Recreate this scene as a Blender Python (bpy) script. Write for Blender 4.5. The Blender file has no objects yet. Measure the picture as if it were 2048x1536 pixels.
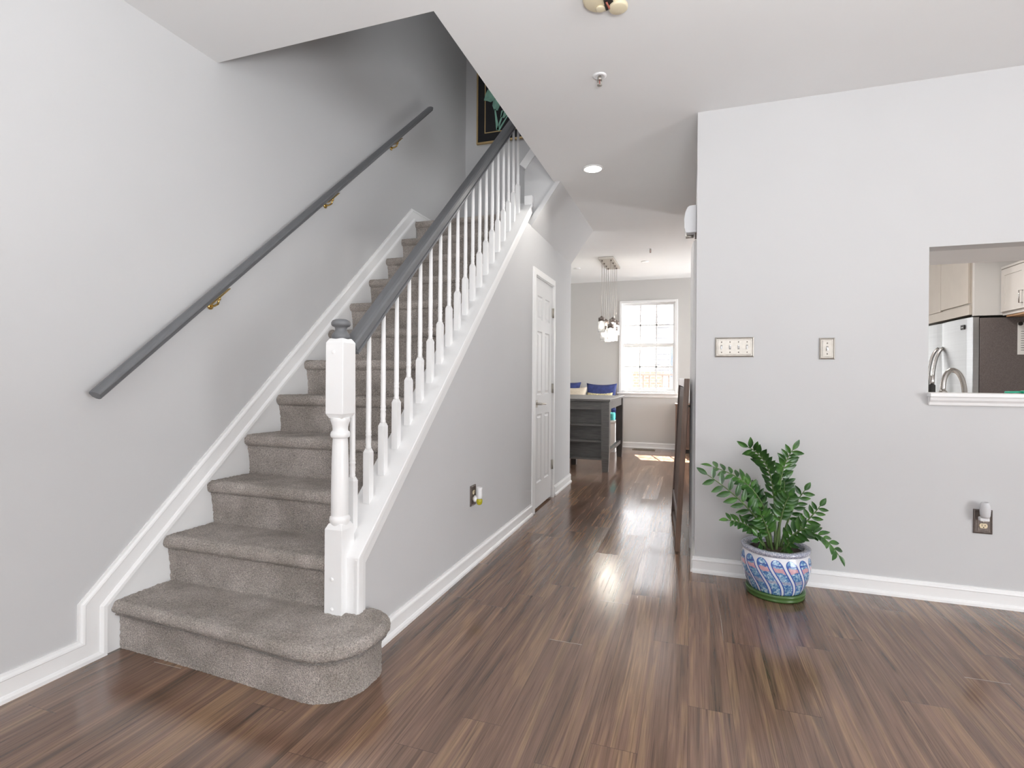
import bpy, bmesh, math, random
from mathutils import Vector, Matrix, noise
random.seed(7)
S = bpy.context.scene
COL = S.collection
PI = math.pi

# ------------------------------------------------------------------ camera
YAW, PITCH, ROLL, CAMZ = .3273, -.0014, .0071, 1.165
cy_, sy_ = math.cos(YAW), math.sin(YAW)
fwd = Vector((-sy_*math.cos(PITCH), cy_*math.cos(PITCH), math.sin(PITCH)))
rgt = Vector((cy_, sy_, 0)); up = rgt.cross(fwd)
cr, sr = math.cos(ROLL), math.sin(ROLL)
r2 = cr*rgt + sr*up; u2 = -sr*rgt + cr*up
cam = bpy.data.cameras.new('camera'); camo = bpy.data.objects.new('camera', cam); COL.objects.link(camo)
M4 = Matrix((r2, u2, -fwd)).transposed().to_4x4(); M4.translation = (0, 0, CAMZ)
camo.matrix_world = M4
cam.sensor_width = 36; cam.lens = 1056.08/2048*36; cam.shift_y = -14.624/2048
cam.clip_start = .05; cam.clip_end = 200
S.camera = camo

# ------------------------------------------------------------------ world, sun, window light, exposure
S.view_settings.view_transform = 'Standard'; S.view_settings.look = 'None'
S.view_settings.gamma = 1; S.view_settings.use_curve_mapping = False
S.view_settings.exposure = 0.55
S.cycles.max_bounces = 8; S.cycles.diffuse_bounces = 5; S.cycles.glossy_bounces = 4
S.cycles.transmission_bounces = 8; S.cycles.caustics_reflective = False; S.cycles.caustics_refractive = False
S.cycles.sample_clamp_indirect = 4
w = bpy.data.worlds.new('sky'); S.world = w; w.use_nodes = True
wn = w.node_tree.nodes; wl = w.node_tree.links
bg = wn['Background']
sk = wn.new('ShaderNodeTexSky'); sk.sky_type = 'HOSEK_WILKIE'; sk.turbidity = 6
sk.sun_direction = Vector((-.24, .79, .946)).normalized(); sk.ground_albedo = .6
hz = wn.new('ShaderNodeMix'); hz.data_type = 'RGBA'; hz.inputs[0].default_value = .8; hz.inputs[7].default_value = (1, 1, 1, 1)   # bright hazy sky
wl.new(sk.outputs[0], hz.inputs[6]); wl.new(hz.outputs[2], bg.inputs[0]); bg.inputs[1].default_value = 15.0

def light(name, kind, loc, d, energy, color=(1, 1, 1), size=1, size_y=None, spread=None, angle=None):
    l = bpy.data.lights.new(name, kind); o = bpy.data.objects.new(name, l); COL.objects.link(o)
    l.energy = energy; l.color = color
    if kind == 'AREA':
        l.shape = 'RECTANGLE' if size_y else 'SQUARE'; l.size = size
        if size_y: l.size_y = size_y
        if spread: l.spread = spread
    if kind == 'SUN': l.angle = angle or .009
    if kind in ('POINT', 'SPOT'): l.shadow_soft_size = size
    o.location = loc
    o.rotation_euler = Vector(d).to_track_quat('-Z', 'Y').to_euler()
    return o
light('sunlight', 'SUN', (0, 12, 8), (.24, -.79, -.946), 50.0, (1, .97, .92), angle=.006)
# daylight as from two unseen windows behind the camera; right-hand fill is added
light('window_light', 'AREA', (-.6, -4.14, 1.25), (0, 1, 0), 42, (.95, .975, 1), 2.0, 2.1)
light('window_light', 'AREA', (3.2, -4.14, 1.25), (0, 1, 0), 20, (.95, .975, 1), 2.0, 2.1)
light('right_fill_light', 'AREA', (5.14, -.9, 1.08), (-1, 0, -.05), 142, (.95, .975, 1), 2.6, 2.1)  # added fill for the left and stair walls, no door behind it
# added upward fill lamp that brightens the ceiling
light('ceiling_fill_light', 'AREA', (.5, -.5, 1.15), (0, .12, 1), 86, (.96, .985, 1), .7, .7)
# unseen fill lamp added to brighten the dining end; no door there
light('dining_fill_light', 'AREA', (3.08, 8.05, 1.05), (-1, 0, 0), 105, (.95, .98, 1), 1.4, 2.0, spread=2.3)
light('kitchen_fill_light', 'AREA', (1.5, 5.2, 2.70), (0, 0, -1), 27, (1, .96, .91), .5, .5)  # unseen lamp added to lift the dark kitchen
# unseen fill lamp added to lift the knee wall and landing wall
light('stairwell_fill_light', 'AREA', (-1.5, 2.5, 4.9), (.05, 1, -.75), 3, (.97, .98, 1), .7, .7, spread=1.5)

# ------------------------------------------------------------------ materials
def newmat(name):
    m = bpy.data.materials.new(name); m.use_nodes = True
    nt = m.node_tree; return m, nt, nt.nodes['Principled BSDF']
def N(nt, t, **kw):
    n = nt.nodes.new(t)
    for k, v in kw.items(): setattr(n, k, v)
    return n
def setin(n, **kw):
    for k, v in kw.items():
        n.inputs[k.replace('_', ' ')].default_value = v
def math_(nt, op, a, b=None, c=None):
    n = N(nt, 'ShaderNodeMath', operation=op)
    for i, v in enumerate((a, b, c)):
        if v is None: continue
        if isinstance(v, (int, float)): n.inputs[i].default_value = v
        else: nt.links.new(v, n.inputs[i])
    return n.outputs[0]
def ramp(nt, fac, stops):
    n = N(nt, 'ShaderNodeValToRGB'); el = n.color_ramp.elements
    while len(el) < len(stops): el.new(.5)
    for e, (p, c) in zip(el, stops):
        e.position = p; e.color = (*c, 1)
    nt.links.new(fac, n.inputs[0]); return n.outputs[0]
def mixc(nt, fac, a, b, mode='MIX'):
    n = N(nt, 'ShaderNodeMix', data_type='RGBA', blend_type=mode)
    for i, v in ((0, fac), (6, a), (7, b)):
        if isinstance(v, (int, float)): n.inputs[i].default_value = v
        elif isinstance(v, tuple): n.inputs[i].default_value = (*v, 1)
        else: nt.links.new(v, n.inputs[i])
    return n.outputs[2]
def mat(name, col, rough=.5, metal=0, var=.03, vscale=6, bump=0, bscale=60, emit=0, trans=0, coat=0, spec=.5, ecol=None, stretch=None, ior=None):
    m, nt, b = newmat(name)
    tc = N(nt, 'ShaderNodeTexCoord'); src = tc.outputs['Object']
    if stretch:
        mp = N(nt, 'ShaderNodeMapping'); mp.inputs['Scale'].default_value = stretch
        nt.links.new(src, mp.inputs[0]); src = mp.outputs[0]
    nz = N(nt, 'ShaderNodeTexNoise'); setin(nz, Scale=vscale, Detail=4.0); nt.links.new(src, nz.inputs[0])
    lo = tuple(max(0, c*(1-var)) for c in col); hi = tuple(min(1, c*(1+var)) for c in col)
    nt.links.new(ramp(nt, nz.outputs[0], [(.3, lo), (.7, hi)]), b.inputs['Base Color'])
    setin(b, Roughness=rough, Metallic=metal)
    b.inputs['Specular IOR Level'].default_value = spec
    if trans: b.inputs['Transmission Weight'].default_value = trans
    if ior: b.inputs['IOR'].default_value = ior
    if coat: b.inputs['Coat Weight'].default_value = coat; b.inputs['Coat Roughness'].default_value = .1
    if emit:
        b.inputs['Emission Color'].default_value = (*(ecol or col), 1); b.inputs['Emission Strength'].default_value = emit
    if bump:
        n2 = N(nt, 'ShaderNodeTexNoise'); setin(n2, Scale=bscale, Detail=3.0); nt.links.new(src, n2.inputs[0])
        bp = N(nt, 'ShaderNodeBump'); setin(bp, Strength=bump, Distance=.002)
        nt.links.new(n2.outputs[0], bp.inputs['Height']); nt.links.new(bp.outputs[0], b.inputs['Normal'])
    return m

MT = {}
MT['wall'] = mat('wall_paint', (.60, .60, .605), .75, var=.012, vscale=2, spec=.3)
MT['dwall'] = mat('dining_wall_paint', (.61, .60, .585), .75, var=.012, vscale=2, spec=.3)
MT['ceil'] = mat('ceiling_paint', (.80, .80, .80), .8, var=.01, vscale=2, spec=.2)
MT['trim'] = mat('white_trim_paint', (.90, .90, .90), .3, var=.01, vscale=5)
MT['skirt'] = mat('white_skirt_paint', (.84, .84, .84), .35, var=.01, vscale=5)
MT['rail'] = mat('grey_rail_paint', (.135, .138, .146), .45, var=.05, vscale=20, stretch=(8, 1, 1))
MT['door'] = mat('white_door_paint', (.76, .76, .76), .4, var=.01)
MT['nickel'] = mat('brushed_nickel', (.50, .47, .43), .5, 1, var=.06, vscale=60)
MT['brass'] = mat('brass', (.62, .43, .16), .25, 1)
MT['bronze'] = mat('dark_bronze_plate', (.17, .14, .125), .4, .6, var=.15, vscale=80)
MT['ivory'] = mat('ivory_plastic', (.78, .66, .46), .4)
MT['white'] = mat('white_plastic', (.85, .85, .86), .3)
MT['cream'] = mat('aged_cream_plastic', (.72, .64, .46), .45, var=.06)
MT['dark'] = mat('dark_hole', (.02, .018, .016), .6)
MT['red'] = mat('red_wire', (.35, .10, .07), .5)
MT['steel'] = mat('stainless_steel', (.46, .47, .48), .3, 1, var=.05, vscale=4, stretch=(1, .3, 40))
MT['chrome'] = mat('satin_chrome', (.55, .53, .51), .18, 1)
MT['fridge_side'] = mat('charcoal_fridge_side', (.15, .128, .122), .5, .1, var=.22, vscale=160, bump=.2, bscale=300)
MT['cream_cab'] = mat('cream_cabinet_paint', (.50, .455, .40), .45)
MT['white_cab'] = mat('white_cabinet_paint', (.66, .63, .60), .4)
MT['wood_raw'] = mat('raw_plywood', (.55, .33, .18), .6, var=.15, vscale=20, stretch=(1, 12, 1))
MT['brown'] = mat('dark_walnut', (.085, .05, .038), .42, var=.35, vscale=6, stretch=(14, 14, 1))
MT['brown_l'] = mat('mid_walnut', (.17, .105, .075), .42, var=.3, vscale=6, stretch=(14, 14, 1))
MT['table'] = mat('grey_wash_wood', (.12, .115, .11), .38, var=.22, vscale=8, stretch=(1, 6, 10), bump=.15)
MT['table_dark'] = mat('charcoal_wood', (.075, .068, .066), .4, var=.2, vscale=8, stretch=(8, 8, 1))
MT['paper'] = mat('white_paper', (.85, .85, .83), .8)
MT['teal'] = mat('teal_cloth', (.10, .45, .42), .9, var=.3, vscale=30)
MT['green'] = mat('green_plastic', (.03, .42, .26), .4)
MT['navy'] = mat('navy_cloth', (.035, .05, .17), .9, var=.3, vscale=14)
MT['pillow_cream'] = mat('cream_cloth', (.66, .58, .47), .95, var=.06, vscale=30, bump=.3, bscale=200)
MT['pillow_pat'] = mat('yellow_flecked_cloth', (.52, .46, .28), .95, var=.5, vscale=45)
MT['glass_frost'] = mat('frosted_white_glass', (.88, .89, .92), .15, var=.01, coat=.3)
MT['soil'] = mat('potting_soil', (.05, .035, .025), .95, var=.4, vscale=50, bump=.8, bscale=90)
MT['stem'] = mat('plant_stem', (.10, .16, .05), .45, var=.3, vscale=20)
MT['saucer'] = mat('green_glazed_saucer', (.055, .115, .028), .3, var=.1)
MT['gold'] = mat('gold_leaf_frame', (.55, .40, .20), .4, .5, var=.1)
MT['black'] = mat('black_mat_board', (.008, .008, .010), .7)
MT['mint'] = mat('mint_paint', (.26, .50, .40), .8, var=.25, vscale=14)
MT['yellow'] = mat('yellow_scented_oil', (.75, .68, .03), .1, trans=.5)
MT['grille'] = mat('bronze_floor_grille', (.22, .18, .13), .4, .7)
MT['lamp'] = mat('lamp_lens', (1, .97, .92), .4, emit=9, ecol=(1, .95, .86))
MT['bulb'] = mat('glowing_bulb', (1, .95, .85), .4, emit=30, ecol=(1, .95, .87))
MT['siding'] = None

def glass(name, col=(1, 1, 1), rough=.02, ior=1.45):
    m, nt, b = newmat(name)
    tc = N(nt, 'ShaderNodeTexCoord'); nz = N(nt, 'ShaderNodeTexNoise'); setin(nz, Scale=3.0)
    nt.links.new(tc.outputs['Object'], nz.inputs[0])
    nt.links.new(ramp(nt, nz.outputs[0], [(0, tuple(c*.98 for c in col)), (1, col)]), b.inputs['Base Color'])
    setin(b, Roughness=rough, IOR=ior); b.inputs['Transmission Weight'].default_value = 1
    return m
MT['jar'] = mat('ribbed_jar_glass', (.92, .92, .92), .25, var=.01, trans=.6, ior=1.1)
MT['shade'] = mat('clear_frosted_shade', (.93, .93, .95), .2, var=.01, trans=.3, ior=1.1)
# thin window pane: mostly straight-through, with a little mirror gloss
m, nt, b = newmat('window_glass')
tr = N(nt, 'ShaderNodeBsdfTransparent'); gl = N(nt, 'ShaderNodeBsdfGlossy'); gl.inputs['Roughness'].default_value = .01
lw = N(nt, 'ShaderNodeLayerWeight'); lw.inputs[0].default_value = .12
mx = N(nt, 'ShaderNodeMixShader'); nt.links.new(lw.outputs['Fresnel'], mx.inputs[0])
nt.links.new(tr.outputs[0], mx.inputs[1]); nt.links.new(gl.outputs[0], mx.inputs[2])
nt.links.new(mx.outputs[0], nt.nodes['Material Output'].inputs[0]); MT['pane'] = m

# walnut laminate floor, boards running away from the camera
def floor_mat():
    m, nt, b = newmat('walnut_laminate'); L = nt.links
    tc = N(nt, 'ShaderNodeTexCoord'); sp = N(nt, 'ShaderNodeSeparateXYZ'); L.new(tc.outputs['Object'], sp.inputs[0])
    X, Y = sp.outputs[0], sp.outputs[1]
    xs = math_(nt, 'DIVIDE', math_(nt, 'ADD', X, .149+.146*40), .146)
    row = math_(nt, 'FLOOR', xs); fx = math_(nt, 'SUBTRACT', xs, row)
    wn1 = N(nt, 'ShaderNodeTexWhiteNoise', noise_dimensions='1D'); L.new(row, wn1.inputs['W'])
    ys = math_(nt, 'ADD', math_(nt, 'DIVIDE', Y, 1.22), math_(nt, 'MULTIPLY', wn1.outputs[0], 7.0))
    colm = math_(nt, 'FLOOR', ys); fy = math_(nt, 'SUBTRACT', ys, colm)
    cid = N(nt, 'ShaderNodeCombineXYZ'); L.new(row, cid.inputs[0]); L.new(colm, cid.inputs[1])
    wn2 = N(nt, 'ShaderNodeTexWhiteNoise', noise_dimensions='3D'); L.new(cid.outputs[0], wn2.inputs['Vector'])
    rid = wn2.outputs[0]
    # grain coordinates: stretched along the board, different on each board
    def coords(sx, sy, zz):
        c = N(nt, 'ShaderNodeCombineXYZ')
        L.new(math_(nt, 'MULTIPLY', X, sx), c.inputs[0])
        L.new(math_(nt, 'ADD', math_(nt, 'MULTIPLY', Y, sy), math_(nt, 'MULTIPLY', rid, 31.0)), c.inputs[1])
        L.new(math_(nt, 'MULTIPLY', rid, zz), c.inputs[2]); return c.outputs[0]
    n1 = N(nt, 'ShaderNodeTexNoise'); setin(n1, Scale=1.0, Detail=3.0, Roughness=.55, Distortion=1.0); L.new(coords(15, .8, 40), n1.inputs[0])
    n2 = N(nt, 'ShaderNodeTexNoise'); setin(n2, Scale=1.0, Detail=5.0, Roughness=.65, Distortion=1.6); L.new(coords(70, 1.5, 90), n2.inputs[0])
    n3 = N(nt, 'ShaderNodeTexNoise'); setin(n3, Scale=1.0, Detail=2.0); L.new(coords(260, 4, 150), n3.inputs[0])
    base = ramp(nt, n1.outputs[0], [(.27, (.08, .056, .044)), (.41, (.165, .106, .078)), (.51, (.215, .136, .106)), (.61, (.30, .20, .132)), (.72, (.145, .098, .078))])
    fine = ramp(nt, n2.outputs[0], [(.30, (.42, .40, .39)), (.47, (.92, .92, .92)), (.62, (1.08, 1.08, 1.08)), (.75, (1.3, 1.28, 1.25))])
    c = mixc(nt, .8, base, fine, 'MULTIPLY')
    pores = ramp(nt, n3.outputs[0], [(.3, (.75, .74, .73)), (.5, (1, 1, 1)), (.7, (1.12, 1.1, 1.08))])
    c = mixc(nt, .8, c, pores, 'MULTIPLY')
    tint = ramp(nt, wn2.outputs[0], [(0, (.86, .85, .86)), (.5, (1, 1, 1)), (1, (1.14, 1.11, 1.06))])
    c = mixc(nt, .8, c, tint, 'MULTIPLY')
    # seams
    ex = math_(nt, 'MINIMUM', fx, math_(nt, 'SUBTRACT', 1.0, fx))
    ey = math_(nt, 'MINIMUM', fy, math_(nt, 'SUBTRACT', 1.0, fy))
    gx = math_(nt, 'LESS_THAN', ex, .006); gy = math_(nt, 'LESS_THAN', ey, .0012)
    seam = math_(nt, 'MAXIMUM', gx, gy)
    c = mixc(nt, math_(nt, 'MULTIPLY', seam, .45), c, (.05, .035, .03))
    # a few board ends have chipped to a pale line
    wn3 = N(nt, 'ShaderNodeTexWhiteNoise', noise_dimensions='3D'); 
    cc = N(nt, 'ShaderNodeVectorMath', operation='ADD'); cc.inputs[1].default_value = (3.3, 9.1, 4.7); L.new(cid.outputs[0], cc.inputs[0]); L.new(cc.outputs[0], wn3.inputs['Vector'])
    chip = math_(nt, 'MULTIPLY', math_(nt, 'GREATER_THAN', wn3.outputs[0], .93), math_(nt, 'LESS_THAN', fy, .0022))
    c = mixc(nt, math_(nt, 'MULTIPLY', chip, .75), c, (.62, .57, .52))
    c = mixc(nt, 1.0, c, (.90, .835, .77), 'MULTIPLY'); L.new(c, b.inputs['Base Color'])
    rr = math_(nt, 'ADD', math_(nt, 'MULTIPLY', n2.outputs[0], .12), math_(nt, 'MULTIPLY', wn3.outputs[0], .10)); L.new(math_(nt, 'ADD', rr, .04), b.inputs['Roughness'])
    b.inputs['Specular IOR Level'].default_value = .9
    h = math_(nt, 'ADD', math_(nt, 'ADD', math_(nt, 'MULTIPLY', n3.outputs[0], .5), math_(nt, 'MULTIPLY', n2.outputs[0], .35)), math_(nt, 'MULTIPLY', seam, -.5))
    bp = N(nt, 'ShaderNodeBump'); setin(bp, Strength=.30, Distance=.0016); L.new(h, bp.inputs['Height']); L.new(bp.outputs[0], b.inputs['Normal'])
    return m
MT['floor'] = floor_mat()

def carpet_mat():
    m, nt, b = newmat('taupe_carpet'); L = nt.links
    tc = N(nt, 'ShaderNodeTexCoord')
    n1 = N(nt, 'ShaderNodeTexNoise'); setin(n1, Scale=205.0, Detail=2.5, Roughness=.75); L.new(tc.outputs['Object'], n1.inputs[0])
    n2 = N(nt, 'ShaderNodeTexNoise'); setin(n2, Scale=6.0, Detail=3.0); L.new(tc.outputs['Object'], n2.inputs[0])
    v = N(nt, 'ShaderNodeTexVoronoi'); setin(v, Scale=250.0); L.new(tc.outputs['Object'], v.inputs[0])
    a = ramp(nt, n1.outputs[0], [(.30, (.195, .17, .153)), (.5, (.49, .437, .397)), (.70, (.80, .735, .68))])
    p = ramp(nt, n2.outputs[0], [(.35, (.76, .74, .71)), (.65, (1.14, 1.13, 1.13))])
    L.new(mixc(nt, 1.0, a, p, 'MULTIPLY'), b.inputs['Base Color'])
    setin(b, Roughness=1.0); b.inputs['Specular IOR Level'].default_value = .1
    b.inputs['Sheen Weight'].default_value = .25; b.inputs['Sheen Roughness'].default_value = .5
    h = math_(nt, 'ADD', n1.outputs[0], math_(nt, 'MULTIPLY', v.outputs[0], -.6))
    bp = N(nt, 'ShaderNodeBump'); setin(bp, Strength=1.0, Distance=.010); L.new(h, bp.inputs['Height']); L.new(bp.outputs[0], b.inputs['Normal'])
    return m
MT['carpet'] = carpet_mat()

def pot_mat():
    """white glaze with leaning blue lobes, each with a pink patch near its round top"""
    m, nt, b = newmat('blue_white_porcelain'); L = nt.links
    tc = N(nt, 'ShaderNodeTexCoord'); sp = N(nt, 'ShaderNodeSeparateXYZ'); L.new(tc.outputs['Object'], sp.inputs[0])
    X, Y, Z = sp.outputs
    th = math_(nt, 'ARCTAN2', Y, X)
    t = math_(nt, 'DIVIDE', math_(nt, 'SUBTRACT', Z, .045), .19)          # 0 base .. 1 under the rim
    sw = math_(nt, 'MULTIPLY', math_(nt, 'SINE', math_(nt, 'MULTIPLY', math_(nt, 'SUBTRACT', t, .5), 3.0)), .55)
    u = math_(nt, 'ADD', math_(nt, 'MULTIPLY', th, 15/(2*PI)), sw)
    u = math_(nt, 'ADD', u, 40.0)
    fu = math_(nt, 'FRACT', u); du = math_(nt, 'ABSOLUTE', math_(nt, 'SUBTRACT', fu, .5))
    # half width of the lobe: constant, closing to a round top above t = .8
    k = math_(nt, 'MAXIMUM', math_(nt, 'DIVIDE', math_(nt, 'SUBTRACT', t, .80), .17), 0.0)
    hw = math_(nt, 'MULTIPLY', math_(nt, 'SQRT', math_(nt, 'MAXIMUM', math_(nt, 'SUBTRACT', 1.0, math_(nt, 'MULTIPLY', k, k)), 0.0)), .41)
    d = math_(nt, 'SUBTRACT', hw, du)
    inside = math_(nt, 'MULTIPLY', math_(nt, 'GREATER_THAN', d, 0.0), math_(nt, 'LESS_THAN', t, .97))
    border = math_(nt, 'MULTIPLY', inside, math_(nt, 'LESS_THAN', d, .085))
    nz = N(nt, 'ShaderNodeTexNoise'); setin(nz, Scale=70.0, Detail=3.0, Distortion=1.2); L.new(tc.outputs['Object'], nz.inputs[0])
    blue = ramp(nt, nz.outputs[0], [(.34, (.05, .12, .36)), (.48, (.12, .28, .50)), (.58, (.35, .52, .66)), (.68, (.62, .72, .80))])
    wv = N(nt, 'ShaderNodeTexNoise'); setin(wv, Scale=26.0, Detail=2.0); L.new(tc.outputs['Object'], wv.inputs[0])
    tj = math_(nt, 'ADD', t, math_(nt, 'MULTIPLY', math_(nt, 'SUBTRACT', wv.outputs[0], .5), .16))
    def band(a, c): return math_(nt, 'MULTIPLY', math_(nt, 'GREATER_THAN', tj, a), math_(nt, 'LESS_THAN', tj, c))
    c = mixc(nt, math_(nt, 'MULTIPLY', band(.64, .76), .85), blue, (.68, .36, .38))
    c = mixc(nt, math_(nt, 'MULTIPLY', band(.30, .40), .6), c, (.42, .38, .48))
    c = mixc(nt, band(.80, .84), c, (.05, .10, .34))
    c = mixc(nt, border, c, (.035, .085, .36))
    c = mixc(nt, inside, (.74, .75, .80), c)
    rim = math_(nt, 'GREATER_THAN', t, 1.02)
    rz = N(nt, 'ShaderNodeTexNoise'); setin(rz, Scale=160.0); L.new(tc.outputs['Object'], rz.inputs[0])
    c = mixc(nt, rim, c, ramp(nt, rz.outputs[0], [(.4, (.25, .27, .36)), (.65, (.60, .60, .66))]))
    L.new(c, b.inputs['Base Color']); setin(b, Roughness=.18); b.inputs['Coat Weight'].default_value = .4
    return m
MT['pot'] = pot_mat()

def leaf_mat():
    m, nt, b = newmat('glossy_green_leaf'); L = nt.links
    tc = N(nt, 'ShaderNodeTexCoord'); nz = N(nt, 'ShaderNodeTexNoise'); setin(nz, Scale=16.0, Detail=2.0); L.new(tc.outputs['Object'], nz.inputs[0])
    L.new(ramp(nt, nz.outputs[0], [(.3, (.014, .050, .012)), (.5, (.030, .098, .018)), (.7, (.075, .19, .032))]), b.inputs['Base Color'])
    setin(b, Roughness=.28); return m
MT['leaf'] = leaf_mat()

def siding_mat():
    m, nt, b = newmat('white_lap_siding'); L = nt.links
    tc = N(nt, 'ShaderNodeTexCoord'); sp = N(nt, 'ShaderNodeSeparateXYZ'); L.new(tc.outputs['Object'], sp.inputs[0])
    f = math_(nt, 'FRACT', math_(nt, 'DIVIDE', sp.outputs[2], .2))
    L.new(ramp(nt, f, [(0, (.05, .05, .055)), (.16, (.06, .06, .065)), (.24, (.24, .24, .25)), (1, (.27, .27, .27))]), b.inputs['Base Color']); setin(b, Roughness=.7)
    return m
MT['siding'] = siding_mat()
def brick_mat():
    m, nt, b = newmat('red_brick'); L = nt.links
    tc = N(nt, 'ShaderNodeTexCoord'); br = N(nt, 'ShaderNodeTexBrick'); mp = N(nt, 'ShaderNodeMapping'); mp.inputs['Rotation'].default_value = (PI/2, 0, 0)
    L.new(tc.outputs['Object'], mp.inputs[0]); L.new(mp.outputs[0], br.inputs[0])
    br.inputs['Color1'].default_value = (.10, .05, .038, 1); br.inputs['Color2'].default_value = (.13, .07, .05, 1); br.inputs['Mortar'].default_value = (.18, .17, .15, 1)
    br.inputs['Scale'].default_value = 4; L.new(br.outputs[0], b.inputs['Base Color']); setin(b, Roughness=.9)
    return m
MT['brick'] = brick_mat()
MT['deck'] = mat('weathered_deck_wood', (.06, .042, .034), .8, var=.2, vscale=10)
MT['haze_glass'] = mat('far_window_glass', (.045, .055, .075), .1)
MT['ground'] = mat('pale_paving', (.55, .53, .5), .9, var=.1)

# ------------------------------------------------------------------ mesh helpers
class MB:
    def __init__(s): s.v = []; s.f = []; s.sm = []
    def add(s, vs, fs, smooth=False):
        o = len(s.v); s.v += [tuple(v) for v in vs]
        for f in fs: s.f.append([i+o for i in f]); s.sm.append(smooth)
        return s
    def box(s, x0, x1, y0, y1, z0, z1):
        vs = [(x, y, z) for z in (z0, z1) for y in (y0, y1) for x in (x0, x1)]
        return s.add(vs, [(0, 2, 3, 1), (4, 5, 7, 6), (0, 1, 5, 4), (2, 6, 7, 3), (0, 4, 6, 2), (1, 3, 7, 5)])
    def prism(s, poly, axis, a, b):
        """polygon in the two other axes (in x,y,z order), extruded from a to b along axis"""
        n = len(poly)
        def P(p, c):
            q = list(p); q.insert(axis, c); return q
        vs = [P(p, a) for p in poly]+[P(p, b) for p in poly]
        fs = [tuple(range(n))[::-1], tuple(range(n, 2*n))]
        fs += [(i, (i+1) % n, n+(i+1) % n, n+i) for i in range(n)]
        return s.add(vs, fs)
    def lathe(s, prof, c=(0, 0, 0), seg=24, axis=2, smooth=True, square=None):
        """prof: list of (r, h); capped at both ends"""
        vs = []
        for r, h in prof:
            for i in range(seg):
                a = 2*PI*(i+.5)/seg
                p = [r*math.cos(a), r*math.sin(a)]; p.insert(axis, h)
                vs.append([p[0]+c[0], p[1]+c[1], p[2]+c[2]])
        n = len(prof)
        fs = [(j*seg+i, j*seg+(i+1) % seg, (j+1)*seg+(i+1) % seg, (j+1)*seg+i) for j in range(n-1) for i in range(seg)]
        s.add(vs, fs, smooth)
        o = len(s.v)-len(vs)
        s.f += [[o+i for i in range(seg)][::-1], [o+(n-1)*seg+i for i in range(seg)]]; s.sm += [False, False]
        return s
    def tube(s, pts, r, seg=10, smooth=True, r1=None):
        pts = [Vector(p) for p in pts]; n = len(pts); vs = []
        t0 = (pts[1]-pts[0]).normalized(); u = t0.orthogonal().normalized()
        for i, p in enumerate(pts):
            t = (pts[min(i+1, n-1)]-pts[max(i-1, 0)]).normalized()
            u = (u-t*u.dot(t)).normalized(); v = t.cross(u)
            rr = r if r1 is None else r+(r1-r)*i/(n-1)
            for k in range(seg):
                a = 2*PI*k/seg; vs.append(p+u*(rr*math.cos(a))+v*(rr*math.sin(a)))
        fs = [(j*seg+i, j*seg+(i+1) % seg, (j+1)*seg+(i+1) % seg, (j+1)*seg+i) for j in range(n-1) for i in range(seg)]
        o = len(s.v); s.add(vs, fs, smooth)
        s.f += [[o+i for i in range(seg)][::-1], [o+(n-1)*seg+i for i in range(seg)]]; s.sm += [False, False]
        return s
    def sweep(s, path, prof, fn):
        """2D path (left side = +h), profile [(h, d)], fn(u, v, d) -> world. open path, mitred"""
        P = [Vector(p) for p in path]; n = len(P); rows = []
        for i in range(n):
            d1 = (P[i]-P[i-1]).normalized() if i else None
            d2 = (P[i+1]-P[i]).normalized() if i < n-1 else None
            d1 = d1 or d2; d2 = d2 or d1
            n1 = Vector((-d1.y, d1.x)); n2 = Vector((-d2.y, d2.x)); m = (n1+n2).normalized(); m = m/max(.2, m.dot(n1))
            rows.append([fn(*(P[i]+m*h), d) for h, d in prof])
        k = len(prof); vs = [v for r in rows for v in r]
        fs = [(i*k+j, i*k+(j+1) % k, (i+1)*k+(j+1) % k, (i+1)*k+j) for i in range(n-1) for j in range(k)]
        fs += [tuple(range(k)), tuple((n-1)*k+j for j in range(k))[::-1]]
        return s.add(vs, fs)
    def build(s, name, m, parent=None, bevel=0, seg=2, weld=False, sub=0, kind=None):
        me = bpy.data.meshes.new(name)
        org = Vector((0, 0, 0)); q = parent
        while q is not None: org += q.location; q = q.parent
        me.from_pydata([Vector(v)-org for v in s.v], [], s.f)
        for p, sm in zip(me.polygons, s.sm): p.use_smooth = sm
        bm = bmesh.new(); bm.from_mesh(me)
        if weld: bmesh.ops.remove_doubles(bm, verts=bm.verts, dist=1e-5)
        bmesh.ops.recalc_face_normals(bm, faces=bm.faces); bm.to_mesh(me); bm.free()
        me.materials.append(MT[m] if isinstance(m, str) else m)
        o = bpy.data.objects.new(name, me); COL.objects.link(o)
        if parent is not None: o.parent = parent
        if kind: o['kind'] = kind
        if bevel:
            b = o.modifiers.new('bevel', 'BEVEL'); b.width = bevel; b.segments = seg; b.limit_method = 'ANGLE'; b.angle_limit = .6
            b.harden_normals = False
        if sub:
            b = o.modifiers.new('subdivision', 'SUBSURF'); b.levels = sub; b.render_levels = sub
        return o
def thing(name, label, cat, loc, group=None):
    o = bpy.data.objects.new(name, None); COL.objects.link(o); o.location = loc; o.empty_display_size = .1
    o['label'] = label; o['category'] = cat
    if group: o['group'] = group
    return o
def struct(o): o['kind'] = 'structure'; return o
def copy_part(o, parent, loc):
    c = o.copy(); c.parent = parent; c.location = loc; COL.objects.link(c); return c

# ------------------------------------------------------------------ room dimensions (metres)
XL, XU, YR, YF, H = -2.30, -1.265, 3.353, 8.87, 2.752
OX, OY0, OY1 = -1.074, 2.067, 4.22          # stairwell opening in the ceiling
XR = .026                                     # hall's right wall
RISE, RUN, NOSE = .209, .2305, 1.55
SL = RISE/RUN
def nosing(y): return RISE+SL*(y-NOSE)

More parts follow.
